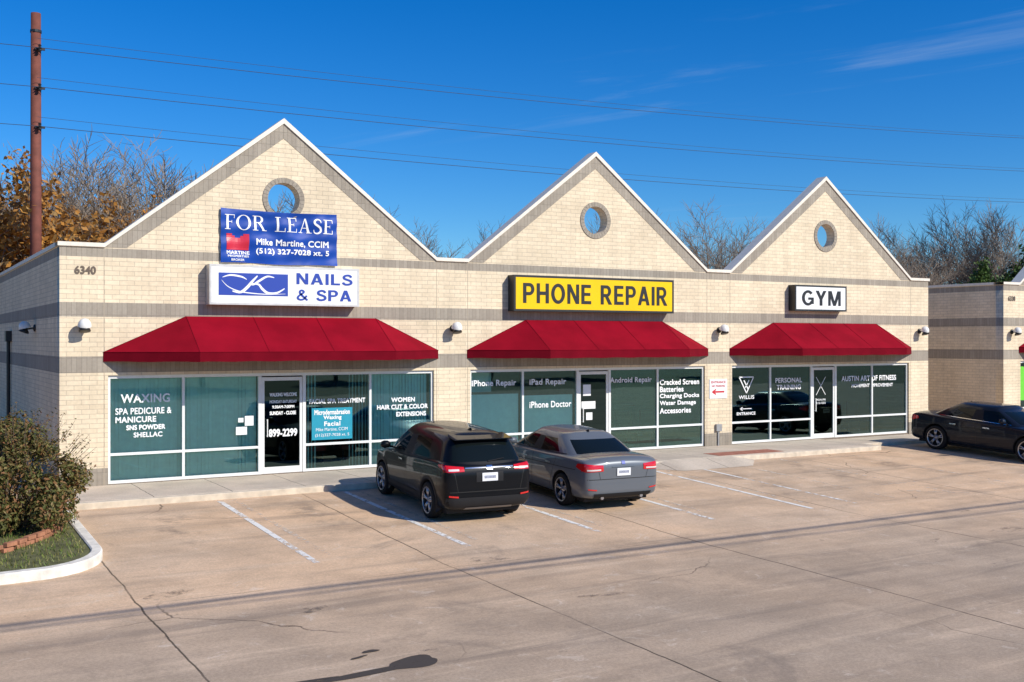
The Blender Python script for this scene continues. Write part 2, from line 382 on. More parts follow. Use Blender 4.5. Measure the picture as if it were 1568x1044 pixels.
pm=empty('parking_lines')
def pline(x0,y0,x1,y1,wd,mat,dz=.005):
    d=Vector((x1-x0,y1-y0)).normalized(); n=Vector((-d.y,d.x))*wd/2
    v=[];k=8
    for i in range(k+1):
        t=i/k; x=x0+(x1-x0)*t; y=y0+(y1-y0)*t
        for s in (1,-1): v.append((x+n.x*s,y+n.y*s,gz(y+n.y*s)+dz))
    mesh('stall_line',v,[(2*i,2*i+1,2*i+3,2*i+2) for i in range(k)],mat,pm)
for i,x in enumerate((5.77,8.4,11.04,13.68,16.28)):
    pline(x,-2.55,x,-8.05,.11,M_line)
    pline(x+.30,-2.5,x+.34,-7.7,.10,M_oldline)
for x in (17.6,20.7,23.2): pline(x,-2.6,x,-8.0,.10,M_line if x<18 else M_oldline)
pline(18.9,-3.0,18.9,-7.9,.10,M_oldline)
pline(20.0,-6.6,21.4,-6.6,.10,M_oldline); pline(19.9,-7.4,21.0,-8.2,.10,M_oldline)
for x in (30.0,32.7,35.4): pline(x,-2.6,x,-8.0,.10,M_line)

def blob(cx,cy,rx,ry,rot,seed,dz=.0045):
    r=random.Random(seed); n=28; ph=[r.random()*6 for _ in range(4)]
    v=[(cx,cy,gz(cy)+dz)]
    for i in range(n):
        t=2*math.pi*i/n; k=1+.16*math.sin(2*t+ph[0])+.1*math.sin(3*t+ph[1])+.06*math.sin(5*t+ph[2])
        x=rx*k*math.cos(t); y=ry*k*math.sin(t)
        X=cx+x*math.cos(rot)-y*math.sin(rot); Y=cy+x*math.sin(rot)+y*math.cos(rot)
        v.append((X,Y,gz(Y)+dz))
    return v,[(0,1+i,1+(i+1)%n) for i in range(n)]
M_oil=worn_paint('oil_stain',.26,.44,(.065,.050,.038)); M_oil2=worn_paint('faint_stain',.46,.74,(.19,.15,.115))
mb=MB()
for i,(a,b,c,d,e) in enumerate(((5.0,-13.15,.34,.17,.1),(4.35,-13.25,.55,.085,.05),(3.5,-13.2,.6,.045,-.03),(4.75,-12.55,.09,.05,0),(4.55,-12.7,.1,.03,.3),(2.7,-13.0,.5,.035,.2))):
    mb.add(*blob(a,b,c,d,e,i,.0045+.0006*i))
mb.obj('oil_stain',M_oil)
mb=MB(); r=random.Random(15)
for i in range(11):
    mb.add(*blob(r.uniform(3,26),r.uniform(-13.5,-8.2),r.uniform(.10,.5),r.uniform(.04,.16),r.uniform(-.4,.4),100+i,.0042+.0005*i))
mb.obj('faint_stains',M_oil2)

# ------------------------------------------------------------------ buildings
W=7.74; PR=.88; P_=8.62; GH=7.97; PH=4.99
def building(b0,ng,name,depth=17):
    root=empty(name)
    b1=b0+PR+ng*P_; gs=[b0+PR+i*P_ for i in range(ng)]
    cu=bpy.data.curves.new('f','CURVE'); cu.dimensions='2D'; cu.fill_mode='BOTH'; cu.extrude=.15
    def spl(pts):
        s=cu.splines.new('POLY'); s.points.add(len(pts)-1); s.use_cyclic_u=True
        for p,q in zip(s.points,pts): p.co=(q[0],q[1],0,1)
    o=[(b0,-.3)]
    for g in gs: o+=[(g+.07,-.3),(g+.07,2.3),(g+7.68,2.3),(g+7.68,-.3)]
    o+=[(b1,-.3),(b1,PH)]
    for g in gs[::-1]: o+=[(g+W,PH),(g+W/2,GH),(g,PH)]
    o+=[(b0,PH)]
    spl(o)
    for g in gs: spl([(g+W/2+.37*math.cos(2*math.pi*i/48),6.25+.37*math.sin(2*math.pi*i/48)) for i in range(48)])
    ob=bpy.data.objects.new('f',cu); COL.objects.link(ob); ob.rotation_euler=(math.pi/2,0,0); ob.location=(0,.15,0)
    C.view_layer.update()
    me=bpy.data.meshes.new_from_object(ob.evaluated_get(C.evaluated_depsgraph_get())); me.transform(ob.matrix_world)
    bpy.data.objects.remove(ob); me.materials.clear(); me.materials.append(M_brick)
    for p in me.polygons: p.material_index=0
    link(bpy.data.objects.new('front_wall',me),root)
    mb=MB()
    mb.box(b0,b0+.3,.301,depth,-.3,PH); mb.box(b1-.3,b1,.301,depth,-.3,PH); mb.box(b0+.301,b1-.301,depth-.3,depth-.001,-.3,PH)
    mb.obj('side_walls',M_brick,root)
    mb=MB(); mb.box(b0+.3,b1-.3,.3,depth-.3,4.35,4.5); mb.box(b0+3,b0+4.2,9,10.4,4.5,5.5); mb.obj('roof',M_roof,root)
    mb=MB(); mb.box(b0+.301,b1-.301,.02,6,-.28,.012,1)
    mb.box(b0+.301,b1-.301,6,6.1,0,4.35,0); mb.box(b0+.301,b1-.301,.32,6,2.75,2.82,0)
    for g in gs[1:]: mb.box(g-.55,g-.35,.301,6,0,2.75,0)
    mb.obj('interior',[M_int,M_ifl],root)
    top=[(b0-.04,PH)]
    for g in gs: top+=[(g,PH),(g+W/2,GH),(g+W,PH)]
    top+=[(b1+.04,PH)]
    mb=MB()
    for (xa,za),(xb,zb) in zip(top[:-1],top[1:]):
        ta=.085 if za==PH else .12; tb=.085 if zb==PH else .12
        mb.add([(xa,-.04,za),(xb,-.04,zb),(xb,-.04,zb+tb),(xa,-.04,za+ta),(xa,.36,za),(xb,.36,zb),(xb,.36,zb+tb),(xa,.36,za+ta)],
               [(0,1,2,3),(3,2,6,7),(5,4,7,6),(0,4,5,1)])
    mb.box(b0-.04,b0+.34,.361,depth,PH,PH+.085); mb.box(b1-.34,b1+.04,.361,depth,PH,PH+.085)
    mb.obj('coping',M_cope,root)
    mb=MB(); sl=(GH-PH)/(W/2)
    for g in gs:
        p=g+W/2; q=.34
        for s in (1,-1):
            pts=[(p-s*(W/2),PH),(p-s*.001,GH-.003),(p-s*.001,GH-q),(p-s*(W/2-q/sl),PH)]
            vs=[(a,-.007,b) for a,b in pts]+[(a,.05,b) for a,b in pts]
            mb.add(vs,[(0,1,2,3),(2,6,7,3)])
        n=40; vs=[];fs=[]
        for i in range(n):
            t=2*math.pi*i/n; c,s_=math.cos(t),math.sin(t)
            for r,y in ((.372,.02),(.372,-.02),(.49,-.02),(.49,.01)): vs.append((p+r*c,y,6.25+r*s_))
        for i in range(n):
            j=(i+1)%n
            for k in range(3): fs.append((i*4+k,j*4+k,j*4+k+1,i*4+k+1))
        mb.add(vs,fs)
    mb.obj('dark_brick_trim',M_gbrick,root)
    mb=MB()
    for g in gs:
        p=g+W/2
        for i in range(30):
            t=2*math.pi*i/30; c,s_=math.cos(t),math.sin(t); e=.006
            mb.add([(p+.375*c-e*s_,-.0215,6.25+.375*s_+e*c),(p+.485*c-e*s_,-.0215,6.25+.485*s_+e*c),(p+.485*c+e*s_,-.0215,6.25+.485*s_-e*c),(p+.375*c+e*s_,-.0215,6.25+.375*s_-e*c)],[(0,1,2,3)])
    mb.obj('surround_joints',simple('mortar_dark',(.20,.17,.14),.9,var=0),root)
    mb=MB()
    for g in gs:
        for x in (g-.01,g+W+.01): mb.box(x-.006,x+.006,-.002,.02,0,PH-.01)
    mb.obj('control_joints',simple('joint_sealant',(.38,.31,.23),.8,var=0),root)
    mb=MB(); gl=MB()
    for g in gs:
        a=g+.07; b=g+7.68; y0,y1=.055,.145
        xs=[a,g+1.64,g+3.34,g+4.38,g+6.02,b]
        mb.box(a,b,y0,y1,2.23,2.299)
        for i,x in enumerate(xs):
            wd=.075 if i in (2,3) else .055
            l=x if i==0 else (x-wd if i==5 else x-wd/2)
            mb.box(l,l+wd,y0+.002,y1-.002,.005,2.229)
        for i in (0,1,3,4):
            l=xs[i]+(.055 if i==0 else .0375 if i==3 else .0275); r=xs[i+1]-(.0375 if i==1 else .055 if i==4 else .0275)
            mb.box(l,r,y0+.004,y1-.004,.005,.075); mb.box(l,r,y0+.004,y1-.004,.60,.655)
            gl.add([(l,.1,.075),(r,.1,.075),(r,.1,2.23),(l,.1,2.23)],[(0,1,2,3)],0)
        l=xs[2]+.045; r=xs[3]-.045
        mb.box(l,l+.06,.07,.12,.015,2.2); mb.box(r-.06,r,.07,.12,.015,2.2); mb.box(l+.06,r-.06,.071,.119,.015,.16); mb.box(l+.06,r-.06,.071,.119,2.12,2.2)
        mb.box(l+.11,l+.13,.03,.05,.85,1.25); mb.box(l+.11,l+.13,.05,.1,.86,.88);mb.box(l+.11,l+.13,.05,.1,1.22,1.24)
        gl.add([(l+.06,.095,.16),(r-.06,.095,.16),(r-.06,.095,2.12),(l+.06,.095,2.12)],[(0,1,2,3)],1)
    mb.obj('storefront_frames',M_white,root)
    gl.obj('storefront_glass',[M_glass,M_bglass],root)
    return root,gs
bld,GS=building(3.17,3,'retail_building')
bld2,GS2=building(33.85,2,'retail_building')

mb=MB()
g=GS[2]
mb.add([(g+.12,.104,.08),(g+3.3,.104,.08),(g+3.3,.104,2.22),(g+.12,.104,2.22)],[(0,1,2,3)])
mb.add([(g+4.42,.104,.08),(g+7.6,.104,.08),(g+7.6,.104,2.22),(g+4.42,.104,2.22)],[(0,1,2,3)])
mb.obj('tinted_glass',M_dglass,bld)
mb=MB(); g=GS[1]
mb.add([(g+4.45,.104,.08),(g+7.6,.104,.08),(g+7.6,.104,2.22),(g+4.45,.104,2.22)],[(0,1,2,3)])
mb.obj('tinted_glass',M_dglass,bld)

def blinds(name,x0,x1,y,z0,z1,ang,seed):
    r=random.Random(seed); mb=MB(); x=x0
    while x<x1:
        a=ang+r.uniform(-.12,.12); c,s=math.cos(a)*.045,math.sin(a)*.045
        mb.add([(x-c,y-s,z0),(x+c,y+s,z0),(x+c,y+s,z1),(x-c,y-s,z1)],[(0,1,2,3)]); x+=.082
    return mb.obj(name,M_blind,bld)
g=GS[0]
blinds('vertical_blinds',g+.12,g+1.62,.22,.03,2.24,.20,1)
blinds('vertical_blinds',g+1.70,g+3.30,.22,.03,2.24,.20,2)
blinds('vertical_blinds',g+6.06,g+7.6,.22,.03,2.24,.26,3)
blinds('vertical_blinds',g+4.45,g+4.75,.22,.03,2.24,.9,4)
blinds('vertical_blinds',g+5.55,g+5.98,.22,.03,2.24,1.0,4)
g=GS[1]
mb=MB(); mb.box(g+.13,g+1.58,.20,.21,.03,1.66); mb.box(g+1.7,g+3.26,.20,.21,.62,1.60); mb.box(g+.13,g+1.0,.6,.61,1.7,2.2)
mb.obj('window_film',M_film,bld)
mb=MB()
for k,g in enumerate(GS):
    mb.box(g+4.9,g+6.9,2.4,3.0,.012,1.05,0); mb.box(g+4.85,g+6.95,2.35,3.05,1.052,1.09,1)
    for j in range(3):
        x=g+4.8+j*.9; mb.box(x,x+.5,1.1,1.6,.35,.47,1); mb.box(x,x+.5,1.6,1.68,.35,.98,1); mb.box(x+.04,x+.08,1.14,1.18,.012,.35,2); mb.box(x+.42,x+.46,1.14,1.18,.012,.35,2)
    mb.box(g+5,g+7.3,5.6,5.95,.4,2.0,0)
mb.obj('shop_interior_furniture',[M_wood,M_chair,M_black],bld,bevel=.01)

Y=.085; B=.045
def T_(s,x0,x1,zc,h,mat=M_tw,y=Y,parent=bld,bold=.03): return text(s,x0,x1,zc,h,mat,y,parent,bold)
T_('WAXING',4.39,5.41,1.80,.19)
T_('SPA PEDICURE &',4.28,5.44,1.53,.14); T_('MANICURE',4.28,5.12,1.35,.13,bold=B)
T_('SNS POWDER',4.50,5.31,1.18,.11,bold=.06); T_('SHELLAC',4.65,5.25,1.02,.11,bold=B)
T_('WALKING WELCOME',7.62,8.26,1.80,.085,bold=B); T_('MONDAY-SATURDAY',7.62,8.26,1.64,.07,bold=B); T_('9:30AM-7:00PM',7.68,8.2,1.52,.07,bold=B)
T_('SUNDAY - CLOSE',7.62,8.24,1.38,.085,bold=.06); T_('899-2299',7.60,8.27,.93,.18,bold=.05)
T_('FACIAL SPA TREATMENT',8.56,9.95,1.62,.115,bold=B)
mb=MB(); mb.box(8.62,9.62,.086,.094,.72,1.46); mb.obj('window_poster',M_teal,bld)
for i,(s,a,b,h) in enumerate((('Microdermabrasion',8.68,9.56,.12),('Waxing',8.9,9.35,.12),('Facial',8.92,9.32,.11),('Mike Martine, CCIM',8.72,9.5,.085),('(512)327-7028 xt. 5',8.7,9.54,.085))):
    T_(s,a,b,1.36-i*.135,h,bold=B if i<3 else 0,y=.082)
T_('WOMEN',10.62,11.25,1.60,.115,bold=.06); T_('HAIR CUT & COLOR',10.25,11.6,1.43,.115,bold=.06); T_('EXTENSIONS',10.75,11.55,1.25,.115,bold=.06)
mb=MB(); mb.box(7.05,7.25,.088,.094,1.12,1.34); mb.box(6.85,7.1,.088,.094,.92,1.1);mb.box(6.9,7.02,.088,.094,1.2,1.3); mb.obj('notice_papers',M_sw,bld)
T_('iPhone Repair',12.82,14.12,1.93,.20); T_('iPad Repair',14.52,15.66,1.93,.20); T_('iPhone Doctor',14.52,15.82,1.36,.17)
T_('Android Repair',17.08,18.5,1.93,.19)
for i,s in enumerate(('Cracked Screen','Batteries','Charging Docks','Water Damage','Accessories')):
    T_(s,18.78,18.78+(1.42,.85,1.42,1.3,1.12)[i],1.86-i*.2,.16,bold=B)
mb=MB(); mb.box(16.2,16.45,.088,.093,1.55,1.85,0); mb.box(16.15,16.6,.088,.093,1.2,1.4,0); mb.box(16.3,16.5,.088,.093,.9,1.1,0)
mb.obj('notice_papers',[M_sw],bld)
mb=MB()
def seg(mb,a,b,w,y=.085):
    a=Vector(a);b=Vector(b);d=(b-a).normalized();n=Vector((-d.y,d.x))*w/2
    mb.add([(a.x+n.x,y,a.y+n.y),(a.x-n.x,y,a.y-n.y),(b.x-n.x,y,b.y-n.y),(b.x+n.x,y,b.y+n.y)],[(0,1,2,3)])
for a,b in (((21.72,1.95),(22.0,1.48)),((22.28,1.95),(22.0,1.48)),((21.72,1.95),(22.28,1.95)),((21.9,1.86),(22.06,1.6)),((22.1,1.86),(21.95,1.64))): seg(mb,a,b,.035)
for a,b in (((24.85,1.9),(25.25,1.35)),((25.25,1.9),(24.85,1.35)),((21.75,1.02),(22.2,1.02)),((21.75,1.02),(21.85,1.07)),((21.75,1.02),(21.85,.97))): seg(mb,a,b,.02)
mb.obj('gym_logo',M_tw,bld)
T_('WILLIS',21.7,22.3,1.36,.11); T_('ENTRANCE',21.62,22.35,.88,.09,bold=B)
T_('PERSONAL',23.15,24.25,1.83,.15,bold=B); T_('TRAINING',23.2,24.2,1.62,.15,bold=B)
T_('AUSTIN ART OF FITNESS',25.95,28.45,1.83,.17,bold=B); T_('MOVEMENT IMPROVEMENT',26.4,28.3,1.60,.11,bold=B)
T_('MON-FRI',24.85,25.25,1.2,.06); T_('512-555',24.85,25.25,1.1,.06)
text('6340',3.46,3.88,4.50,.17,M_tbr,-.012,bld,.05); text('6338',34.1,34.5,4.50,.17,M_tbr,-.012,bld2,.05)
s=empty('notice_sign'); mb=MB(); mb.box(20.5,21.16,-.02,0,1.36,1.92); mb.obj('panel',M_sw,s)
text('ENTRANCE',20.56,21.1,1.83,.07,M_tr,-.022,s,.04); text('NO PARKING',20.58,21.08,1.72,.06,M_tr,-.022,s,.04)
mb=MB(); seg(mb,(20.62,1.55),(21.05,1.55),.05,-.0225); seg(mb,(20.6,1.55),(20.74,1.62),.04,-.023); seg(mb,(20.6,1.55),(20.74,1.48),.04,-.0235); mb.obj('arrow',M_tr,s)
mb=MB(); mb.box(20.72,20.92,-.07,0,.42,.62); mb.box(20.80,20.84,-.04,0,0,.42); mb.obj('utility_box',simple('box_grey',(.3,.3,.3),.5),bld)

# ------------------------------------------------------------------ wall signs
def frame_box(x0,x1,z0,z1,y0,y1,t,fm,pm_,root):
    mb=MB(); mb.box(x0,x1,y0+.012,y1,z0,z1,0)
    mb.box(x0,x0+t,y0,y0+.0115,z0,z1,0); mb.box(x1-t,x1,y0,y0+.0115,z0,z1,0)
    mb.box(x0+t,x1-t,y0,y0+.0115,z0,z0+t,0); mb.box(x0+t,x1-t,y0,y0+.0115,z1-t,z1,0)
    mb.obj('cabinet',fm,root)
    mb=MB(); mb.box(x0+t,x1-t,y0+.004,y0+.0118,z0+t,z1-t); mb.obj('face_panel',pm_,root)
s1=empty('nail_salon_sign')
frame_box(6.16,9.64,3.82,4.70,-.30,-.001,.045,M_cab,M_sw,s1)
mb=MB(); mb.box(6.36,7.92,-.302,-.2965,4.03,4.52); mb.obj('blue_panel',M_tb,s1)
built('NAILS',BLOCK,8.12,9.47,4.31,.25,M_tb,-.304,s1,.16); built('& SPA',BLOCK,8.12,9.44,3.94,.25,M_tb,-.304,s1,.13)
mb=MB()
for k,(pts,w0,w1) in enumerate((([(6.44,4.42),(6.62,4.47),(6.86,4.44),(6.98,4.38)],.004,.020),
    ([(7.22,4.47),(7.10,4.34),(6.98,4.20),(6.84,4.10),(6.66,4.12)],.012,.032),
    ([(7.60,4.44),(7.44,4.46),(7.26,4.36),(7.14,4.28),(7.06,4.27)],.008,.024),
    ([(7.08,4.29),(7.24,4.28),(7.33,4.18),(7.46,4.09),(7.66,4.10),(7.84,4.20)],.010,.028),
    ([(6.42,4.36),(6.56,4.22),(6.80,4.12),(7.10,4.08),(7.45,4.065),(7.86,4.08)],.003,.012))):
    a_,b_=strip2(pts,w0,w1); mb.add([(p[0],-.304-.0004*k,p[1]) for p in a_],b_)
mb.obj('emblem',M_tw,s1)
s2=empty('phone_repair_sign')
frame_box(13.83,18.97,3.78,4.70,-.30,-.001,.055,M_black,M_yel,s2)
built('PHONE REPAIR',BLOCK,14.10,18.74,3.99,.51,M_tk,-.304,s2,.15)
s3=empty('gym_sign')
frame_box(23.6,25.78,3.92,4.70,-.28,-.001,.05,M_black,M_sw,s3)
built('GYM',BLOCK,23.88,25.52,4.09,.45,M_tk,-.284,s3,.14)
s4=empty('lease_banner'); mb=MB(); nx,nz=60,26; x0,x1,z0,z1=6.47,9.19,4.76,5.97
def rip(x,z):
    u=(x-x0)/(x1-x0); v=(z-z0)/(z1-z0)
    return -.045-.016*math.sin(7*u*3.1+3*v)*(.3+math.sin(math.pi*v))-.012*math.sin(15*u+9*v)-.012*math.sin(23*v-5*u)-.006*math.sin(41*u-17*v)
vs=[];fs=[]
for j in range(nz+1):
    for i in range(nx+1):
        x=x0+(x1-x0)*i/nx; z=z0+(z1-z0)*j/nz
        vs.append((x,rip(x,z),z-(.035*math.sin(i/nx*math.pi)*(j/nz)**6)+.012*math.sin(i/nx*9)*(1-j/nz)**4))
for j in range(nz):
    for i in range(nx): a=j*(nx+1)+i; fs.append((a,a+1,a+nx+2,a+nx+1))
mb.add(vs,fs); mb.obj('sheet',M_ban,s4,smooth=True)
def conform(o,off=.009):
    bm=bmesh.new(); bm.from_mesh(o.data)
    for _ in range(3):
        es=[e for e in bm.edges if e.calc_length()>.08]
        if not es: break
        bmesh.ops.subdivide_edges(bm,edges=es,cuts=1)
    bmesh.ops.triangulate(bm,faces=bm.faces)
    for v in bm.verts: v.co.y=rip(v.co.x,v.co.z)-off+v.co.y
    bm.to_mesh(o.data); bm.free()
def btext(s,a,b,zc,h,m=M_tw,bold=.035):
    conform(text(s,a,b,zc,h,m,0,s4,bold))
conform(built('FOR LEASE',SERIF,6.56,9.10,5.50,.33,M_tw,0,s4))
btext('Mike Martine, CCIM',7.26,8.98,5.24,.17); btext('(512) 327-7028 xt. 5',7.26,8.98,5.03,.16)
btext('MARTINE',6.6,7.12,4.99,.08); btext('PROPERTIES',6.62,7.1,4.91,.045); btext('BROKER',6.7,7.0,4.83,.05)
mb=MB(); vs=[];fs=[]
for i in range(9):
    for j in range(9): x=6.6+i*.063; z=5.05+j*.045; vs.append((x,rip(x,z)-.008,z))
for i in range(8):
    for j in range(8):
        if j>=7 and 2<=i<=5 : continue
        if j==6 and 3<=i<=4 : continue
        a=i*9+j; fs.append((a,a+9,a+10,a+1))
mb.add(vs,fs); mb.obj('red_logo',simple('logo_red',(.60,.02,.05),.4,var=0),s4)

# ------------------------------------------------------------------ awnings
def awning(g):
    root=empty('awning'); a,b=g-.03,g+W+.05; c,d=g+1.68,g+W-1.62; zt,zb,vb,pr=3.56,2.79,2.59,-1.2
    mb=MB()
    def panel(A,B,C_,D,nu,nv,mi):
        A,B,C_,D=map(Vector,(A,B,C_,D)); vs=[];fs=[]
        for j in range(nv+1):
            for i in range(nu+1):
                u,v=i/nu,j/nv; p=(A*(1-u)+B*u)*(1-v)+(D*(1-u)+C_*u)*v
                p.z-=.012*math.sin(math.pi*v)*abs(math.sin(math.pi*u*max(1,nu/8)))
                vs.append(p)
        for j in range(nv):
            for i in range(nu): q=j*(nu+1)+i; fs.append((q,q+1,q+nu+2,q+nu+1))
        mb.add(vs,fs,mi)
    panel((c,pr,zb),(d,pr,zb),(d,-.005,zt),(c,-.005,zt),24,6,0)
    panel((a,-.005,zb),(c,pr,zb),(c,-.005,zt),(c-.001,-.005,zt),6,6,0)
    panel((d,pr,zb),(b,-.005,zb),(d+.001,-.005,zt),(d,-.005,zt),6,6,0)
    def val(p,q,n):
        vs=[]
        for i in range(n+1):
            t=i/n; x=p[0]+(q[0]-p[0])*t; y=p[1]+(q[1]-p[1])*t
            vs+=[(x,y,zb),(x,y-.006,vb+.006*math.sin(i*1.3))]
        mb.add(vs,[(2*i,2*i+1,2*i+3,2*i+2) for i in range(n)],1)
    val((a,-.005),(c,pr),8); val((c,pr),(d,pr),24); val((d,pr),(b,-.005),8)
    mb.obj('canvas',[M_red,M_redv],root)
    mb=MB()
    for i in range(4):
        x=c+(d-c)*i/3; mb.tube((x,pr,zb+.002),(x,-.01,zt+.002),.005,.005,5)
    mb.tube((a,-.01,zb),(c,-.01,zt),.006,.006,5); mb.tube((b,-.01,zb),(d,-.01,zt),.006,.006,5)
    mb.tube((a,-.01,zb),(c,pr,zb),.008,.008,5); mb.tube((c,pr,zb),(d,pr,zb),.008,.008,5); mb.tube((d,pr,zb),(b,-.01,zb),.008,.008,5)
    mb.obj('seams',M_redv,root)
    mb=MB()
    for (p,q) in (((a+.25,-.03,zb-.06),(c+.03,pr+.05,zb-.06)),((c+.03,pr+.05,zb-.06),(d-.03,pr+.05,zb-.06)),((d-.03,pr+.05,zb-.06),(b-.25,-.03,zb-.06)),((c+.05,pr+.05,zb-.06),(c+.05,0,zb-.06)),((d-.05,pr+.05,zb-.06),(d-.05,0,zb-.06)),(((c+d)/2,pr+.05,zb-.06),((c+d)/2,0,zb-.06))):
        mb.tube(p,q,.018,.018,6)
    mb.obj('frame',M_cab,root)
for g in GS+GS2: awning(g)

# ------------------------------------------------------------------ wall lamps
def wall_lamp(x,y,z,side=False):
    root=empty('wall_lamp',(x,y,z),-math.pi/2 if side else 0)
    mb=MB(); mb.lathe((0,0,0),(0,-1,0),[(0,0.001),(.085,.001),(.085,.03),(.05,.05),(0,.05)],16)
    mb.tube((0,-.04,0),(0,-.22,-.03),.018,.018,8); mb.tube((0,-.22,-.04),(0,-.22,.05),.035,.05,10)
    mb.lathe((0,-.22,0),(0,-.35,-1),[(.03,-.02),(.11,.07),(.12,.11),(.10,.115),(.06,.12),(0,.12)],16)
    mb.obj('bracket',M_black,root,smooth=True)
    mb=MB(); mb.lathe((0,-.23,.02),(0,-.25,1),[(.135,-.03),(.135,.0),(.12,.06),(.085,.11),(.04,.135),(0.0,.14)],20)
    mb.obj('shade',M_lampg,root,smooth=True)
for x in (3.62,12.24,20.86,29.46,34.3): wall_lamp(x,0,3.33)
wall_lamp(3.17,4.0,3.33,True)
mb=MB(); mb.tube((3.10,9.5,0),(3.10,9.5,3.0),.05,.05,8); mb.box(3.02,3.17,9.3,9.7,3.0,3.3)
mb.obj('downpipe',M_black,bld)
g=GS2[0]; mb=MB(); mb.box(g+.15,g+1.0,.088,.094,.9,2.1); mb.obj('green_window_sign',M_green,bld2)

# ------------------------------------------------------------------ planter island
def grass_obj():
    r=random.Random(3); mb=MB()
    for i in range(6500):
        x=r.uniform(-2.2,2.72); y=r.uniform(-7.1,-2.4)
        if x>1.6 and y<-6.2 and (x-1.7)**2+(y+6.1)**2>1.0: continue
        h=r.uniform(.03,.09); a=r.random()*6.28; c,s=math.cos(a)*.009,math.sin(a)*.009
        z=gz(y)+.12; dx,dy=r.uniform(-.04,.04),r.uniform(-.04,.04)
        mb.add([(x-c,y-s,z),(x+c,y+s,z),(x+dx,y+dy,z+h)],[(0,1,2)])
    return mb
def leaf_mat(name,cols,rough=.6,trans=.15):
    m,N,L,P=newmat(name)
    g=N.new('ShaderNodeNewGeometry'); cr=N.new('ShaderNodeValToRGB'); cr.color_ramp.interpolation='LINEAR'
    e=cr.color_ramp.elements
    while len(e)<len(cols): e.new(.5)
    for i,c in enumerate(cols): e[i].position=i/(len(cols)-1); e[i].color=(*c,1)
    L.new(g.outputs['Random Per Island'],cr.inputs[0]); L.new(cr.outputs[0],P.inputs['Base Color'])
    P.inputs['Roughness'].default_value=rough; P.inputs['Specular IOR Level'].default_value=.3
    t=N.new('ShaderNodeBsdfTranslucent'); L.new(cr.outputs[0],t.inputs[0]); mx=N.new('ShaderNodeMixShader'); mx.inputs[0].default_value=trans
    L.new(P.outputs[0],mx.inputs[1]); L.new(t.outputs[0],mx.inputs[2]); L.new(mx.outputs[0],N['Material Output'].inputs['Surface'])
    return m
M_grass=leaf_mat('grass_blades',[(.08,.14,.02),(.18,.22,.04),(.32,.26,.10),(.09,.17,.03)])
M_soil=simple('soil_turf',(.12,.12,.045),.95,var=.4,scale=5,bump=.6)
isl=empty('planter_island')
out=[]
R=1.15
for k in range(13):
    t=-math.pi/2+math.pi/2*k/12; out.append((2.95-R+R*math.cos(t),-7.35+R+R*math.sin(t)))
path=[(-8,-7.9),(-3,-7.7),(.6,-7.45)]+out+[(2.95,-4.5),(2.95,-3.0),(2.75,-2.42)]
kv=[];kf=[]
for i,(x,y) in enumerate(path):
    a=Vector(path[max(i-1,0)]);b=Vector(path[min(i+1,len(path)-1)]); d=(b-a).normalized(); n=Vector((-d.y,d.x))
    zt=gz(y)+.15
    for off,z in ((0,gz(y)-.1),(.0,zt-.02),(.02,zt),(.15,zt+.004),(.17,zt-.01),(.17,gz(y)-.05)): kv.append((x+n.x*off,y+n.y*off,z))
for i in range(len(path)-1):
    for k in range(5): q=i*6+k; kf.append((q,q+6,q+7,q+1))
mesh('kerb',kv,kf,M_kerbw,isl)
sv=[(x+ (-.1 if i>3 else 0),y+(.08 if i<12 else 0),gz(y)+.125) for i,(x,y) in enumerate(path)]+[(-8,-2.42,gz(-2.42)+.12)]
mesh('turf',sv,[tuple(range(len(sv)))],M_soil,isl)
grass_obj().obj('grass',M_grass,isl)
mb=MB(); r=random.Random(5)
ed=[(-.6,-6.95),(.3,-6.75),(1.1,-6.35),(1.75,-5.8),(2.2,-5.25),(2.55,-4.7)]
for lv in range(2):
    for i in range(len(ed)-1):
        p=Vector(ed[i]);q=Vector(ed[i+1]); L_=(q-p).length; k=max(1,int(L_/.215)); d=(q-p).normalized(); nn=Vector((-d.y,d.x))
        for j in range(k):
            c=p+d*(L_*(j+.5+(.25*lv))/k); hw=.1; z=gz(c.y)+.125+lv*.068+r.uniform(-.004,.004); w_=.048
            vs=[c+d*sx*hw+nn*(sy*w_+r.uniform(-.006,.006)) for sx,sy in ((-1,-1),(1,-1),(1,1),(-1,1))]
            mb.add([(v.x,v.y,z) for v in vs]+[(v.x,v.y,z+.062) for v in vs],[(0,3,2,1),(4,5,6,7),(0,1,5,4),(1,2,6,5),(2,3,7,6),(3,0,4,7)])
mb.obj('brick_edging',M_rbrick,isl,bevel=.005)

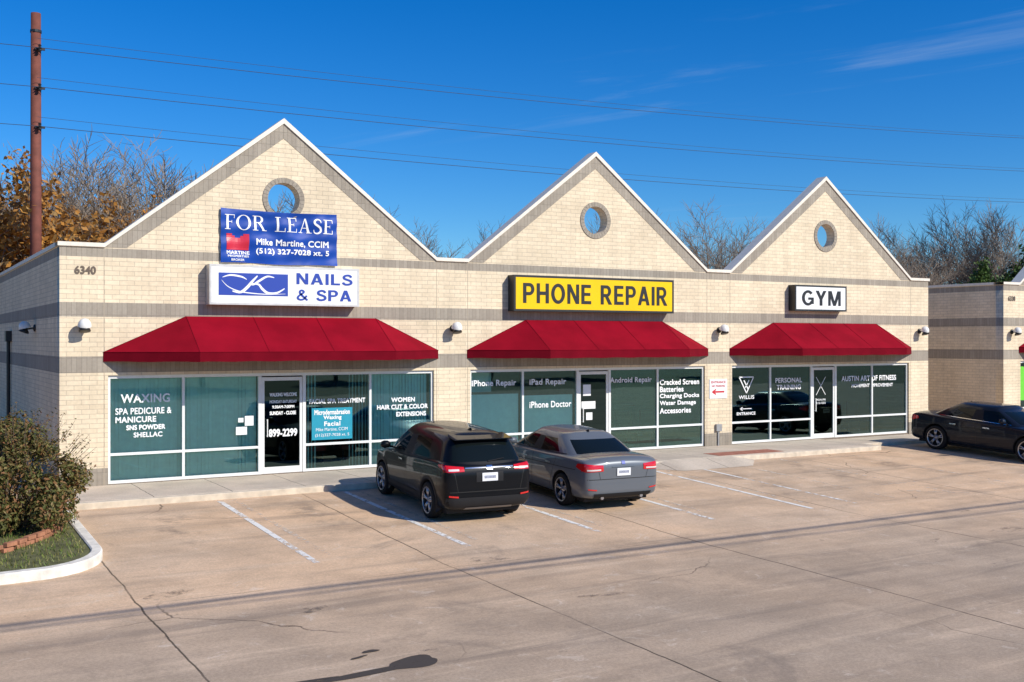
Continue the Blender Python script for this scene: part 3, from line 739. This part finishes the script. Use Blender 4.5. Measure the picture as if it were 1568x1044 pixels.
# ------------------------------------------------------------------ shrub
def shrub(name,c,rx,ry,rz,n,seed,mat):
    r=random.Random(seed); root=empty(name); mb=MB(); tw=MB()
    clumps=[]
    for i in range(95):
        while True:
            p=Vector((r.uniform(-1,1),r.uniform(-1,1),r.uniform(-1,1)))
            if .45<p.length<1: break
        k=r.uniform(.80,1.02); clumps.append((Vector((p.x*rx*k,p.y*ry*k,p.z*rz*k)),r.uniform(.11,.27)))
    base=Vector((c[0],c[1],c[2]-rz))
    for p,cr in clumps:
        e=Vector(c)+p; m_=base.lerp(e,.5)+Vector((r.uniform(-.1,.1),r.uniform(-.1,.1),.1))
        tw.tube(base+Vector((r.uniform(-.15,.15),r.uniform(-.15,.15),0)),m_,.018,.012,5,0,False); tw.tube(m_,e,.012,.005,5,0,False)
    for i in range(n):
        p,cr=clumps[r.randrange(len(clumps))]
        d=Vector((r.gauss(0,1),r.gauss(0,1),r.gauss(0,1))).normalized()*cr*(r.random()**.4)*1.15
        q=Vector(c)+p+d; nrm=(d.normalized()+Vector((r.uniform(-1,1),r.uniform(-1,1),r.uniform(-.3,1.2)))).normalized()
        a=nrm.orthogonal().normalized(); a=(Matrix.Rotation(r.random()*6.28,3,nrm)@a); b=nrm.cross(a); s=r.uniform(.026,.054)
        mb.add([q-a*s,q-b*s*.45+nrm*s*.15,q+a*s,q+b*s*.45+nrm*s*.15],[(0,1,2,3)])
    for i in range(150):
        d=Vector((r.gauss(0,1),r.gauss(0,1),abs(r.gauss(.5,.8)))).normalized(); s0=Vector(c)+Vector((d.x*rx,d.y*ry,d.z*rz))*.9; e=s0+(d+Vector((0,0,.5))).normalized()*r.uniform(.15,.42)
        tw.tube(s0,e,.006,.003,4,0,False)
        for k in range(9):
            q=s0.lerp(e,k/8)+Vector((r.uniform(-.04,.04),r.uniform(-.04,.04),r.uniform(-.03,.03))); nn=Vector((r.uniform(-1,1),r.uniform(-1,1),1)).normalized(); a=nn.orthogonal().normalized(); b=nn.cross(a); s=.032
            mb.add([q-a*s,q-b*s*.45,q+a*s,q+b*s*.45],[(0,1,2,3)])
    mb.obj('leaves',mat,root); tw.obj('stems',M_bark,root)
M_bark=simple('bark',(.13,.095,.07),.9,var=.25,scale=4)
M_barkr=simple('bare_bark',(.23,.185,.145),.9,var=.25,scale=2)
M_shrub=leaf_mat('shrub_leaves',[(.05,.060,.014),(.12,.12,.03),(.18,.13,.045),(.27,.12,.05),(.07,.08,.018),(.18,.18,.05),(.26,.19,.08)],trans=.22)
shrub('shrub',(1.85,-4.25,.70),1.24,1.15,1.04,25000,11,M_shrub)
shrub('shrub',(.1,-2.6,.82),1.1,.9,1.05,9000,12,M_shrub)

# ------------------------------------------------------------------ trees
def gen_tree(seed,h,levels=5,leaf=0,lsz=.12,up=.25,kids=5,tmin=.009):
    r=random.Random(seed); mb=MB(); lf=MB()
    def br(p,d,l,rad,lv):
        n=3 if lv<2 else 2; sides=7 if lv==0 else 5 if lv<3 else 3
        pts=[(p,rad)]; q=p; dd=d
        for i in range(n):
            dd=(dd+Vector((r.gauss(0,.13),r.gauss(0,.13),r.gauss(0,.08)+ (.06 if lv>0 else 0)))).normalized()
            q=q+dd*l/n; pts.append((q,rad*(1-(i+1)/n*.62)))
        for (a,ra),(b,rb) in zip(pts[:-1],pts[1:]): mb.tube(a,b,ra,rb,sides,0,False)
        if lv>=levels:
            if leaf:
                for k in range(leaf):
                    c=p.lerp(q,r.random())+Vector((r.gauss(0,.12),r.gauss(0,.12),r.gauss(0,.12))); nn=Vector((r.gauss(0,1),r.gauss(0,1),r.gauss(0,1))).normalized()
                    a=nn.orthogonal().normalized(); b=nn.cross(a); s=lsz*r.uniform(.6,1.3)
                    lf.add([c-a*s,c-b*s*.6,c+a*s,c+b*s*.6],[(0,1,2,3)])
            return
        k=kids if lv>0 else kids+2
        for i in range(k):
            t=(.32 if lv==0 else .2)+.8*(i+r.random()*.7)/k*.85; t=min(t,1)
            f=t*n; j=min(int(f),n-1); s0=pts[j][0].lerp(pts[j+1][0],f-j)
            side=dd.orthogonal().normalized(); side=Matrix.Rotation(i*2.4+r.uniform(-.5,.5),3,dd)@side
            ang=r.uniform(.45,.95); nd=(dd*math.cos(ang)+side*math.sin(ang)+Vector((0,0,up))).normalized()
            br(s0,nd,l*r.uniform(.5,.74),max(pts[j][1]*.52,tmin),lv+1)
        br(pts[-1][0],dd,l*.6,max(pts[-1][1],tmin),lv+1)
    br(Vector((0,0,0)),Vector((0,0,1)),h*.42,h*.018,0)
    zmax=max(v[2] for v in mb.v); s=h/zmax
    mb.v=[(a*s,b*s,c*s) for a,b,c in mb.v]; lf.v=[(a*s,b*s,c*s) for a,b,c in lf.v]
    return mb,lf
def mk(mb,mat):
    me=bpy.data.meshes.new('t'); me.from_pydata(mb.v,[],mb.f); me.materials.append(mat); return me
M_orange=leaf_mat('autumn_leaves',[(.42,.17,.03),(.60,.29,.06),(.30,.14,.04),(.50,.32,.12)],trans=.3)
M_everg=leaf_mat('evergreen_leaves',[(.04,.09,.02),(.09,.15,.035),(.05,.10,.025)])
bare=[]
for sd_ in (1,2,3,4):
    a,b=gen_tree(sd_,12,5,0,kids=4,up=.12+.04*sd_,tmin=.0115); bare.append(mk(a,M_barkr))
orng=[]
for sd_ in (21,22):
    a,b=gen_tree(sd_,9,4,6,.10,kids=5,up=.15); orng.append((mk(a,M_barkr),mk(b,M_orange)))
a,b=gen_tree(31,9,4,14,.13,kids=5,up=.1); ever=(mk(a,M_bark),mk(b,M_everg))
def put(name,parts,x,y,h,h0,rz,wd=1.0):
    root=empty(name,(x,y,gz(y)),rz); s=h/h0; root.scale=(s*wd,s*wd,s)
    for nm,me in zip(('trunk_and_branches','leaves'),parts): link(bpy.data.objects.new(nm,me),root)
D=23.8
r=random.Random(9)
for x,y,h,i,wd in ((11.6,54,13.2,2,1.5),(15.0,55,12.8,3,1.5),(12.8,62,14.8,0,1.6),(9.2,66,14.6,3,1.5),(18.6,60,13.0,1,1.5),(22.5,62,12.0,2,1.3),(5.0,64,13.8,2,1.4),(1.5,60,13.4,3,1.5),
    (31.6,62,11.0,1,1.1),(35.2,62,11.2,2,1.1),
    (51.5,60,13.6,0,1.35),(47.8,64,13.0,3,1.3),(55,62,12.6,2,1.3),
    (65.5,55,12.6,3,1.3),(69,58,12.0,0,1.2),(61,60,10.4,1,1.1),
    (76,55,15.0,2,1.3),(80.5,56,15.4,3,1.3),(72.5,62,12.6,3,1.2),(85,60,15,0,1.3)):
    put('bare_tree',(bare[i],),x,y-D,h,12,r.random()*6.28,wd)
for x,y,h,i,wd in ((6.6,50,11.0,0,1.2),(2.6,50,10.8,1,1.3),(9.4,53,10.0,1,1.15),(-2,52,10.8,0,1.2),(4.6,56,11.6,1,1.2),(12.0,55,9.8,0,1.05)):
    put('autumn_tree',orng[i],x,y-D,h,9,r.random()*6.28,wd)
for x,y,h in ((77.0,51,11.6),(81.0,52,11.8),(73.5,53,9.4)): put('evergreen_tree',ever,x,y-D,h,9,r.random()*6.28,1.1)
for x,y,h in ((-16,-12,5.5),(-17,-5,6.5),(-15,1,6),(-16,8,6.5)): put('evergreen_tree',ever,x,y,h,9,r.random()*6.28,1.3)  # unseen trees added left of frame to darken reflections in the car sides
for k in range(9): put('evergreen_tree' if k%3 else 'autumn_tree',ever if k%3 else orng[k%2],-30+k*13,-62-(k%2)*5,7.5+(k*37%5)*.5,9,k*1.1,1.5)  # unseen tree row added behind the camera for the window reflections

# ------------------------------------------------------------------ pole and cables
root=empty('utility_pole'); mb=MB(); px,py=5.15,45-D
mb.tube((px,py,-.2),(px,py,15.6),.23,.18,14)
mb.obj('mast',M_pole,root,smooth=True)
mb=MB()
for z in (14.2,12.7,11.2): mb.box(px-.05,px+.3,py-.25,py-.16,z-.04,z+.04); mb.lathe((px+.1,py-.35,z),(0,0,1),[(.02,-.15),(.07,-.1),(.04,-.05),(.08,0),(.04,.06),(.07,.1),(.02,.15)],10)
mb.lathe((px,py,14.9),(0,0,1),[(.21,-.05),(.21,.05)],12)
mb.obj('insulators',M_black,root)
root=empty('power_lines')
def cable(p0,p1,sag,rad,n=40):
    cu=bpy.data.curves.new('cable','CURVE'); cu.dimensions='3D'; cu.bevel_depth=rad; cu.bevel_resolution=1
    s=cu.splines.new('POLY'); s.points.add(n)
    for i in range(n+1):
        t=i/n; p=Vector(p0).lerp(Vector(p1),t); p.z-=4*sag*t*(1-t); s.points[i].co=(*p,1)
    cu.materials.append(M_wire); link(bpy.data.objects.new('cable',cu),root)
for z0,z1,sag in ((14.2,19.2,1.0),(12.7,16.6,1.0),(11.2,14.2,1.0)):
    cable((px,py-.4,z0),(100,py-.4,z1),sag,.013); cable((px,py-.4,z0+.35),(100,py+1.2,z1+.35),sag,.008)
    cable((px,py-.4,z0),(-60,py+2,z0+1.2),.6,.012)
root=empty('street_cables')
cable((-40,-20.5,8.4),(75,-20.5,8.4),.3,.035)
cable((-40,-19.6,8.2),(75,-22.2,8.6),.3,.018)
for x in (-40,75):
    rr=empty('utility_pole'); mb=MB(); mb.tube((x,-20.5,-.8),(x,-20.5,9.3),.16,.12,10); mb.box(x-.06,x+.06,-22.4,-19.4,8.3,8.42); mb.obj('mast',M_pole,rr)

# ------------------------------------------------------------------ cars
def paint(name,col,metal=.0,rough=.35,spec=.15,coat=.8,cior=1.28):
    return simple(name,col,rough,metal,var=0,coat=coat,spec=spec,cior=cior)
M_cg=simple('car_glass',(.006,.009,.009),.03,0,var=0,spec=.22,coat=0)
M_tyre=simple('tyre',(.018,.018,.018),.85,var=.1,spec=.2)
M_rim=simple('alloy',(.42,.42,.44),.28,.85,var=0)
M_clad=simple('black_plastic',(.018,.018,.020),.55,var=.05,spec=.2)
M_tail=simple('tail_lamp',(.60,.010,.010),.12,0,var=0,coat=1)
M_taill=simple('tail_lamp_clear',(.65,.60,.58),.15,0,var=0,coat=1)
M_chrome=simple('chrome',(.7,.7,.72),.12,1,var=0)
M_plate=simple('number_plate',(.78,.79,.80),.4,var=0)
M_ink=simple('plate_ink',(.30,.32,.40),.5,var=.5,scale=60)
M_seam=simple('panel_gap',(.006,.006,.006),.6,var=0)

def wheel(root,x,y,rad,side,rimm):
    mb=MB(); s=side; c=(x,y,rad)
    wd=.105
    mb.lathe(c,(s,0,0),[(rad*.66,-wd),(rad*.9,-wd),(rad*.985,-wd*.75),(rad,-wd*.3),(rad,wd*.35),(rad*.985,wd*.8),(rad*.92,wd),(rad*.74,wd*1.03),(rad*.70,wd*.92)],36,0)
    mb.lathe(c,(s,0,0),[(rad*.70,wd*.95),(rad*.665,wd*.9),(rad*.63,wd*.5),(rad*.6,0),(.0,0)],36,2)
    mb.lathe(c,(s,0,0),[(rad*.73,wd*1.035),(rad*.67,wd*1.03),(rad*.66,wd*.6)],36,1)
    mb.lathe(c,(s,0,0),[(.03,wd*.82),(.075,wd*.72),(.08,wd*.3)],14,1); mb.lathe(c,(s,0,0),[(0,wd*.86),(.035,wd*.84),(.035,wd*.7)],14,1)
    for k in range(5):
        for dt in (-.15,.15):
            t=2*math.pi*k/5+.3; t1=t+dt
            p0=Vector((x+s*wd*.72,y+.05*math.cos(t),rad+.05*math.sin(t))); p1=Vector((x+s*wd*.88,y+rad*.66*math.cos(t1),rad+rad*.66*math.sin(t1)))
            mb.tube(p0,p1,.024,.020,6,1)
    mb.obj('wheel',[M_tyre,rimm,M_dark],root,smooth=True)

def car(name,loc,S,GB,GR,zbelt,zglass,zroof,gm,wy,wr,wx,mp,rimm,extra):
    root=empty(name,loc)
    secs=[]
    for (y,w_,zb,zs,zt) in S:
        zm=zb+.42*(zs-zb)
        half=[(0,zb),(.80*w_,zb),(.965*w_,zb+.07),(1.0*w_,zm),(.99*w_,zm+.6*(zs-zm)),(.955*w_,zs),(.62*w_,zt),(0,zt+.015)]
        secs.append([(x,y,z) for x,z in half])
    vs=[];fs=[];ring=14
    for s_ in secs:
        vs+=s_; vs+=[(-x,y,z) for x,y,z in s_[6:0:-1]]
    for k in range(len(secs)-1):
        for i in range(ring): a=k*ring+i; b=k*ring+(i+1)%ring; fs.append((a,b,b+ring,a+ring))
    for k,flip in ((0,False),(len(secs)-1,True)):
        o=k*ring
        for i in range(7):
            l0=o+i; l1=o+i+1; r0=o+(ring-i)%ring; r1=o+(ring-i-1)
            f=[l0,l1,r1,r0]; f=[q for j,q in enumerate(f) if q not in f[:j]]
            fs.append(tuple(f[::-1] if not flip else f))
    bm_o=mesh('body',vs,fs,[mp,M_dark],None,None,True)
    bm=bmesh.new(); bm.from_mesh(bm_o.data); bmesh.ops.recalc_face_normals(bm,faces=bm.faces)
    cl=bm.edges.layers.float.get('crease_edge') or bm.edges.layers.float.new('crease_edge')
    bm.verts.ensure_lookup_table()
    for e in bm.edges:
        i0,i1=e.verts[0].index%ring,e.verts[1].index%ring
        if i0==i1 and i0 in (5,9): e[cl]=.45
        if i0==i1 and i0 in (2,12): e[cl]=.3
    bm.to_mesh(bm_o.data); bm.free()
    m=bm_o.modifiers.new('s','SUBSURF'); m.levels=3; m.render_levels=3
    mb=MB()
    for yy in wy:
        for sd in (1,-1): mb.tube((sd*.55,yy,wr),(sd*1.3,yy,wr),wr+.055,wr+.055,40,0)
    ct=mesh('cut',mb.v,mb.f,[M_dark])
    bmm=bmesh.new(); bmm.from_mesh(ct.data); bmesh.ops.recalc_face_normals(bmm,faces=bmm.faces); bmm.to_mesh(ct.data); bmm.free()
    m=bm_o.modifiers.new('c','BOOLEAN'); m.object=ct; m.operation='DIFFERENCE'; m.solver='EXACT'; m.material_mode='TRANSFER'
    C.view_layer.update()
    me=bpy.data.meshes.new_from_object(bm_o.evaluated_get(C.evaluated_depsgraph_get()))
    bpy.data.objects.remove(bm_o); bpy.data.objects.remove(ct)
    link(bpy.data.objects.new('body',me),root)
    n=len(GB); vs=[];fs=[];fm=[]
    levels=[(-.12,0),(0.0,0),(.5,.018),(.88,.008),(1.0,-.006)]
    def lerp(a,b,t): return a+(b-a)*t
    rings=[]
    for t,bul in levels:
        rg_=[]
        for (bx,by),(rx_,ry_) in zip(GB,GR):
            x=lerp(bx,rx_,t); y=lerp(by,ry_,t); zb_=zbelt(by); z=lerp(zb_,zglass,t)
            if abs(x)>1e-6: x+=bul
            y+= bul*(1 if by>0 else -1)*(1.0 if x<.5 else .3)
            rg_.append((x,y,z))
        rings.append(rg_)
    rings.append([(x*.86,y*.9+.0,zglass+(zroof-zglass)*.75) for x,y,z in rings[-1]])
    rings.append([(x*.45,y*.8,zroof) for x,y,z in rings[4]])
    for rg in rings: vs+=rg
    nr=len(rings)
    for k in range(nr-1):
        for i in range(n-1):
            a=k*n+i; fs.append((a,a+1,a+1+n,a+n)); fm.append(gm[i] if k in (1,2) else 0)
    off=len(vs); mv=[(-x,y,z) for x,y,z in vs]; vs+=mv
    f2=[tuple(q+off for q in f[::-1]) for f in fs]; fs+=f2; fm+=fm
    k=nr-1
    for i in range(n-1): a=k*n+i; fs.append((a,a+1,a+1+off,a+off)); fm.append(0)
    go_=mesh('g',vs,fs,[mp,M_cg,M_clad],None,fm,True)
    bm=bmesh.new(); bm.from_mesh(go_.data); bmesh.ops.remove_doubles(bm,verts=bm.verts,dist=.0005); bmesh.ops.recalc_face_normals(bm,faces=bm.faces); bm.to_mesh(go_.data); bm.free()
    m=go_.modifiers.new('s','SUBSURF'); m.levels=2; m.render_levels=2
    C.view_layer.update()
    me2=bpy.data.meshes.new_from_object(go_.evaluated_get(C.evaluated_depsgraph_get())); bpy.data.objects.remove(go_)
    link(bpy.data.objects.new('cabin',me2),root)
    V=[];F=[]
    for q in (me,me2):
        o=len(V); V+=[v.co.copy() for v in q.vertices]; F+=[tuple(i+o for i in p.vertices) for p in q.polygons]
    bv=BVHTree.FromPolygons(V,F)
    def proj(axis,a,b):
        if axis=='rear': o=Vector((a,-5,b)); d=Vector((0,1,0))
        elif axis=='front': o=Vector((a,5,b)); d=Vector((0,-1,0))
        elif axis=='left': o=Vector((-3,a,b)); d=Vector((1,0,0))
        elif axis=='right': o=Vector((3,a,b)); d=Vector((-1,0,0))
        else: o=Vector((a,b,4)); d=Vector((0,0,-1))
        h=bv.ray_cast(o,d)
        return h[0],d
    def decal(nm,axis,q,mat,off=.006,nu=10,nv=6,lim=.25):
        q=[Vector(t) for t in q]; vs=[];fs=[];ok={}
        for j in range(nv+1):
            for i in range(nu+1):
                u,v=i/nu,j/nv; p=(q[0]*(1-u)+q[1]*u)*(1-v)+(q[3]*(1-u)+q[2]*u)*v
                h,d=proj(axis,p.x,p.y)
                if h is None: continue
                ok[(i,j)]=len(vs); vs.append(h-d*off)
        for j in range(nv):
            for i in range(nu):
                ks=[(i,j),(i+1,j),(i+1,j+1),(i,j+1)]
                if all(k_ in ok for k_ in ks):
                    P4=[vs[ok[k_]] for k_ in ks]
                    if max((P4[a_]-P4[b_]).length for a_ in range(4) for b_ in range(4))<lim: fs.append(tuple(ok[k_] for k_ in ks))
        if not fs: return
        return mesh(nm,vs,fs,mat,root,None,True)
    def seam(axis,pts,wd=.009,mat=M_seam,off=.0025,nm='panel_gap'):
        for p,q in zip(pts[:-1],pts[1:]):
            p=Vector(p);q=Vector(q); d=(q-p).normalized(); nn=Vector((-d.y,d.x))*wd/2
            decal(nm,axis,[p-nn,q-nn,q+nn,p+nn],mat,off,max(2,int((q-p).length/.05)),1)
    def arch(axis,yc,r0,r1,a0,a1,mat,off=.008,nm='arch_cladding'):
        n_=22; vs=[];fs=[];idx=[]
        for i in range(n_+1):
            t=a0+(a1-a0)*i/n_; row=[]
            for k_ in range(4):
                rr=r0+(r1-r0)*k_/3; h,d=proj(axis,yc+rr*math.cos(t),wr+rr*math.sin(t))
                sgn=-1 if axis=='left' else 1
                if h is None or abs(h.x)<.6: h=Vector((sgn*S[len(S)//2][1]*.97,yc+rr*math.cos(t),wr+rr*math.sin(t)))
                row.append(len(vs)); vs.append(h-d*off)
            idx.append(row)
        for i in range(n_):
            for k_ in range(3): fs.append((idx[i][k_],idx[i+1][k_],idx[i+1][k_+1],idx[i][k_+1]))
        mesh(nm,vs,fs,mat,root,None,True)
    for yy in wy:
        for sd in (1,-1): wheel(root,sd*wx,yy,wr,sd,rimm)
    mb=MB(); mb.box(-.72,.72,S[1][0]+.25,S[-2][0]-.2,.17,.30); mb.obj('underbody',M_dark,root)
    extra(root,decal,seam,arch,proj)
    mb=MB()
    for sd in (1,-1):
        bx=GB[7][0]
        mb.lathe((sd*(bx+.16),GB[8][1]-.22,zbelt(.6)+.09),(sd,0,0),[(0,-.10),(.05,-.095),(.075,-.05),(.08,.02),(.06,.08),(0,.10)],12)
        mb.tube((sd*(bx-.02),GB[8][1]-.2,zbelt(.6)+.03),(sd*(bx+.12),GB[8][1]-.2,zbelt(.6)+.06),.02,.02,6)
    mb.obj('mirrors',mp,root,smooth=True)
    return root
def plate(root,decal,z0,z1,off=.018):
    decal('number_plate','rear',[(-.155,z0),(.155,z0),(.155,z1),(-.155,z1)],M_plate,off,4,2)
    decal('plate_text','rear',[(-.115,z0+.05),(.115,z0+.05),(.115,z0+.10),(-.115,z0+.10)],M_ink,off+.003,4,2)

def suv_extra(root,decal,seam,arch,proj):
    for ax,s in (('left',-1),('right',1)):
        for yy in (-1.33,1.28): arch(ax,yy,.385,.46,-.35,math.pi+.35,M_clad)
        decal('sill_cladding',ax,[(-.93,.20),(.88,.20),(.88,.40),(-.93,.42)],M_clad,.01,20,4)
        seam(ax,[(.95,.42),(.93,1.0)]); seam(ax,[(-.18,.42),(-.15,1.02)]); seam(ax,[(-.98,.75),(-1.15,1.05)]); seam(ax,[(-.98,.75),(-.90,.42)])
        seam(ax,[(-1.0,.86),(.9,.80)],.014,M_seam,.002,'crease')  # flat dark strip, painted shade of a body fold the mesh lacks
        decal('door_handle',ax,[(.05,.90),(.25,.90),(.25,.93),(.05,.93)],M_chrome,.028,4,2)
        decal('belt_strip',ax,[(-1.2,1.075),(.85,1.00),(.85,1.018),(-1.2,1.093)],M_clad,.012,20,1)
        decal('lamp_wrap',ax,[(-2.12,.98),(-1.76,1.05),(-1.82,1.085),(-2.12,1.09)],M_tail,.008,8,4,.12)
        seam(ax,[(-1.75,.55),(-1.80,1.0)])
    for s in (1,-1):
        decal('tail_lamp','rear',[(s*.50,.97),(s*.86,.96),(s*.86,1.085),(s*.50,1.05)],M_tail,.012,12,6,.12)
        decal('tail_lamp_lens','rear',[(s*.60,.985),(s*.80,.985),(s*.80,1.02),(s*.60,1.02)],M_taill,.016,8,3,.12)
        decal('reflector','rear',[(s*.62,.50),(s*.80,.52),(s*.80,.55),(s*.62,.53)],M_tail,.028,4,2)
    decal('chrome_garnish','rear',[(-.48,1.02),(.48,1.02),(.48,1.04),(-.48,1.04)],M_chrome,.014,12,2)
    decal('lower_bumper','rear',[(-.84,.24),(.84,.24),(.84,.50),(-.84,.50)],M_clad,.016,20,5)
    decal('bumper_trim','rear',[(-.5,.24),(.5,.24),(.46,.31),(-.46,.31)],simple('skid_grey',(.18,.18,.19),.4,var=0),.024,10,3)
    seam('rear',[(-.78,.60),(.78,.60)],.016); seam('rear',[(-.62,.60),(-.70,.98)],.01); seam('rear',[(.62,.60),(.70,.98)],.01)
    decal('plate_recess','rear',[(-.27,.77),(.27,.77),(.27,.95),(-.27,.95)],M_clad,.008,6,3)
    plate(root,decal,.785,.935)
    decal('badge','rear',[(-.05,.99),(.05,.99),(.06,1.065),(-.06,1.065)],M_chrome,.022,3,3)
    mb=MB(); mb.add([(-.58,-1.90,1.50),(.58,-1.90,1.50),(.60,-1.55,1.535),(-.60,-1.55,1.535),(-.56,-1.905,1.520),(.56,-1.905,1.520),(.57,-1.48,1.580),(-.57,-1.48,1.580)],
        [(0,3,2,1),(4,5,6,7),(0,1,5,4),(1,2,6,5),(2,3,7,6),(3,0,4,7)]); mb.obj('spoiler',P_suv,root,bevel=.012)
    mb=MB(); mb.tube((0,-2.06,1.13),(.33,-2.03,1.17),.010,.007,6); mb.obj('wiper',M_clad,root)
    mb=MB(); mb.add([(-.02,-1.1,1.6),(.02,-1.1,1.6),(0,-1.32,1.6),(0,-1.27,1.66)],[(0,1,3),(1,2,3),(2,0,3)]); mb.obj('antenna',M_clad,root)
P_suv=paint('black_car_paint',(.004,.005,.007),0,.4,.1,.7,1.25)
S_suv=[(-2.16,.66,.44,.84,.88),(-2.14,.80,.34,.94,.98),(-2.08,.87,.26,1.06,1.09),(-1.9,.90,.23,1.12,1.14),(-1.5,.905,.21,1.11,1.14),(-.8,.90,.2,1.06,1.06),(0,.90,.2,1.03,1.03),(.7,.90,.2,1.01,1.03),
  (1.05,.90,.2,.99,1.05),(1.5,.885,.22,.93,1.0),(1.9,.82,.25,.84,.9),(2.08,.70,.30,.72,.78),(2.15,.52,.38,.60,.62)]
GB_suv=[(0,-2.07),(.45,-2.05),(.70,-1.98),(.80,-1.80),(.84,-1.35),(.855,-.22),(.855,-.10),(.85,.65),(.82,.95),(.74,1.10),(.40,1.30),(0,1.36)]
GR_suv=[(0,-1.78),(.42,-1.77),(.57,-1.72),(.63,-1.58),(.655,-1.05),(.67,-.22),(.67,-.10),(.65,.22),(.63,.32),(.57,.40),(.32,.48),(0,.50)]
gm_s=[1,1,0,0,1,2,1,1,0,1,1]
slope=math.atan(.0425)
c1=car('parked_suv',(9.78,-4.42,gz(-4.42)),S_suv,GB_suv,GR_suv,lambda y:1.03+(.07 if y<-1 else (0.035 if y<0 else 0)),1.50,1.61,gm_s,(-1.33,1.28),.34,.795,P_suv,M_rim,suv_extra)
c1.rotation_euler=(slope,0,math.radians(-4.5))

def mk_saloon_extra(chrome,hdr=False):
    def ex(root,decal,seam,arch,proj):
        for ax in ('left','right'):
            seam(ax,[(1.0,.30),(1.02,.86)]); seam(ax,[(-.10,.26),(-.12,.93)]); seam(ax,[(-.98,.60),(-1.12,.95)]); seam(ax,[(-.98,.60),(-.85,.28)])
            seam(ax,[(-1.9,.80),(1.5,.70)],.012,M_seam,.002,'crease')  # shade of the side fold drawn as a flat dark strip
            for y0 in (.10,-.92): decal('door_handle',ax,[(y0,.80),(y0+.2,.80),(y0+.2,.83),(y0,.83)],chrome,.026,4,2)
            decal('window_trim',ax,[(-1.35,1.02),(.85,.955),(.85,.970),(-1.35,1.035)],M_clad if not hdr else chrome,.010,20,1)
            decal('sill',ax,[(-.9,.16),(.9,.16),(.9,.24),(-.9,.24)],M_clad,.008,14,2)
            decal('lamp_wrap',ax,[(-2.22,.78),(-1.92,.86),(-1.96,.93),(-2.22,.95)],M_tail,.007,8,4,.12)
            decal('head_lamp',ax,[(2.15,.60),(1.80,.66),(1.75,.74),(2.1,.72)],M_taill,.007,6,4)
        for s in (1,-1):
            decal('tail_lamp','rear',[(s*.46,.80),(s*.86,.79),(s*.86,.945),(s*.46,.915)],M_tail,.010,12,6,.12)
            decal('tail_lamp_lens','rear',[(s*.52,.815),(s*.80,.81),(s*.80,.84),(s*.52,.845)],M_taill,.014,8,2,.12)
            mb=MB(); mb.tube((s*.45,-2.24,.27),(s*.45,-2.10,.27),.035,.035,12); mb.obj('exhaust',M_rim,root)
            decal('reflector','rear',[(s*.60,.42),(s*.78,.44),(s*.78,.465),(s*.60,.445)],M_tail,.012,4,2)
        plate(root,decal,.70,.85,.016)
        decal('plate_handle','rear',[(-.26,.87),(.26,.87),(.26,.89),(-.26,.89)],P_gry if not hdr else chrome,.014,8,1)
        decal('badge','rear',[(-.04,.92),(.04,.92),(.04,.985),(-.04,.985)],M_tb,.010,4,4)
        seam('rear',[(-.80,.64),(.80,.64)],.012); seam('rear',[(-.52,.64),(-.56,.79)],.008); seam('rear',[(.52,.64),(.56,.79)],.008)
        decal('lower_bumper','rear',[(-.62,.22),(.62,.22),(.66,.36),(-.66,.36)],M_clad,.012,16,4)
        if hdr: decal('grille','front',[(-.5,.45),(.5,.45),(.55,.68),(-.55,.68)],M_clad,.01,12,5)
        seam('top',[(-.66,-1.75),(-.66,-2.1)],.008); seam('top',[(.66,-1.75),(.66,-2.1)],.008)
        z=1.395; mb=MB(); mb.add([(-.02,-.75,z),(.02,-.75,z),(0,-.93,z),(0,-.9,z+.05)],[(0,1,3),(1,2,3),(2,0,3)]); mb.obj('antenna',M_clad,root)
    return ex
S_sal=[(-2.28,.62,.42,.78,.84),(-2.26,.78,.30,.90,.96),(-2.18,.86,.24,.97,1.03),(-2.0,.895,.21,1.0,1.065),(-1.5,.91,.19,1.0,1.06),(-.8,.91,.18,.97,1.0),(0,.91,.18,.95,.96),(.7,.91,.18,.93,.95),
  (1.05,.905,.18,.91,.98),(1.5,.885,.19,.86,.94),(1.9,.82,.21,.77,.84),(2.15,.68,.26,.66,.72),(2.27,.48,.34,.55,.58)]
GB_sal=[(0,-1.72),(.48,-1.68),(.66,-1.58),(.74,-1.42),(.785,-1.22),(.815,-.16),(.815,-.06),(.81,.65),(.78,.92),(.70,1.05),(.38,1.22),(0,1.28)]
GR_sal=[(0,-1.02),(.40,-1.01),(.52,-.97),(.57,-.88),(.60,-.74),(.62,-.18),(.62,-.08),(.60,.20),(.58,.28),(.52,.34),(.30,.42),(0,.44)]
gm_b=[1,1,0,0,1,2,1,1,0,1,1]
P_gry=paint('grey_car_paint',(.13,.145,.165),.15,.35,cior=1.4)
c2=car('parked_sedan',(12.75,-4.35,gz(-4.35)),S_sal,GB_sal,GR_sal,lambda y:.965+(.06 if y<-1 else .0),1.32,1.41,gm_b,(-1.38,1.38),.33,.80,P_gry,M_rim,mk_saloon_extra(M_rim))
c2.rotation_euler=(slope,0,math.radians(-4))
P_blu=paint('dark_car_paint',(.009,.012,.020),0,.35,.12,.8,1.3)
c3=car('parked_sedan',(27.45,-4.35,gz(-4.35)),S_sal,GB_sal,GR_sal,lambda y:.965+(.06 if y<-1 else .0),1.34,1.44,gm_b,(-1.36,1.38),.35,.80,P_blu,M_rim,mk_saloon_extra(M_chrome,True))
c3.rotation_euler=(-slope,0,math.radians(180)); c3.scale=(1.0,1.07,1.0)
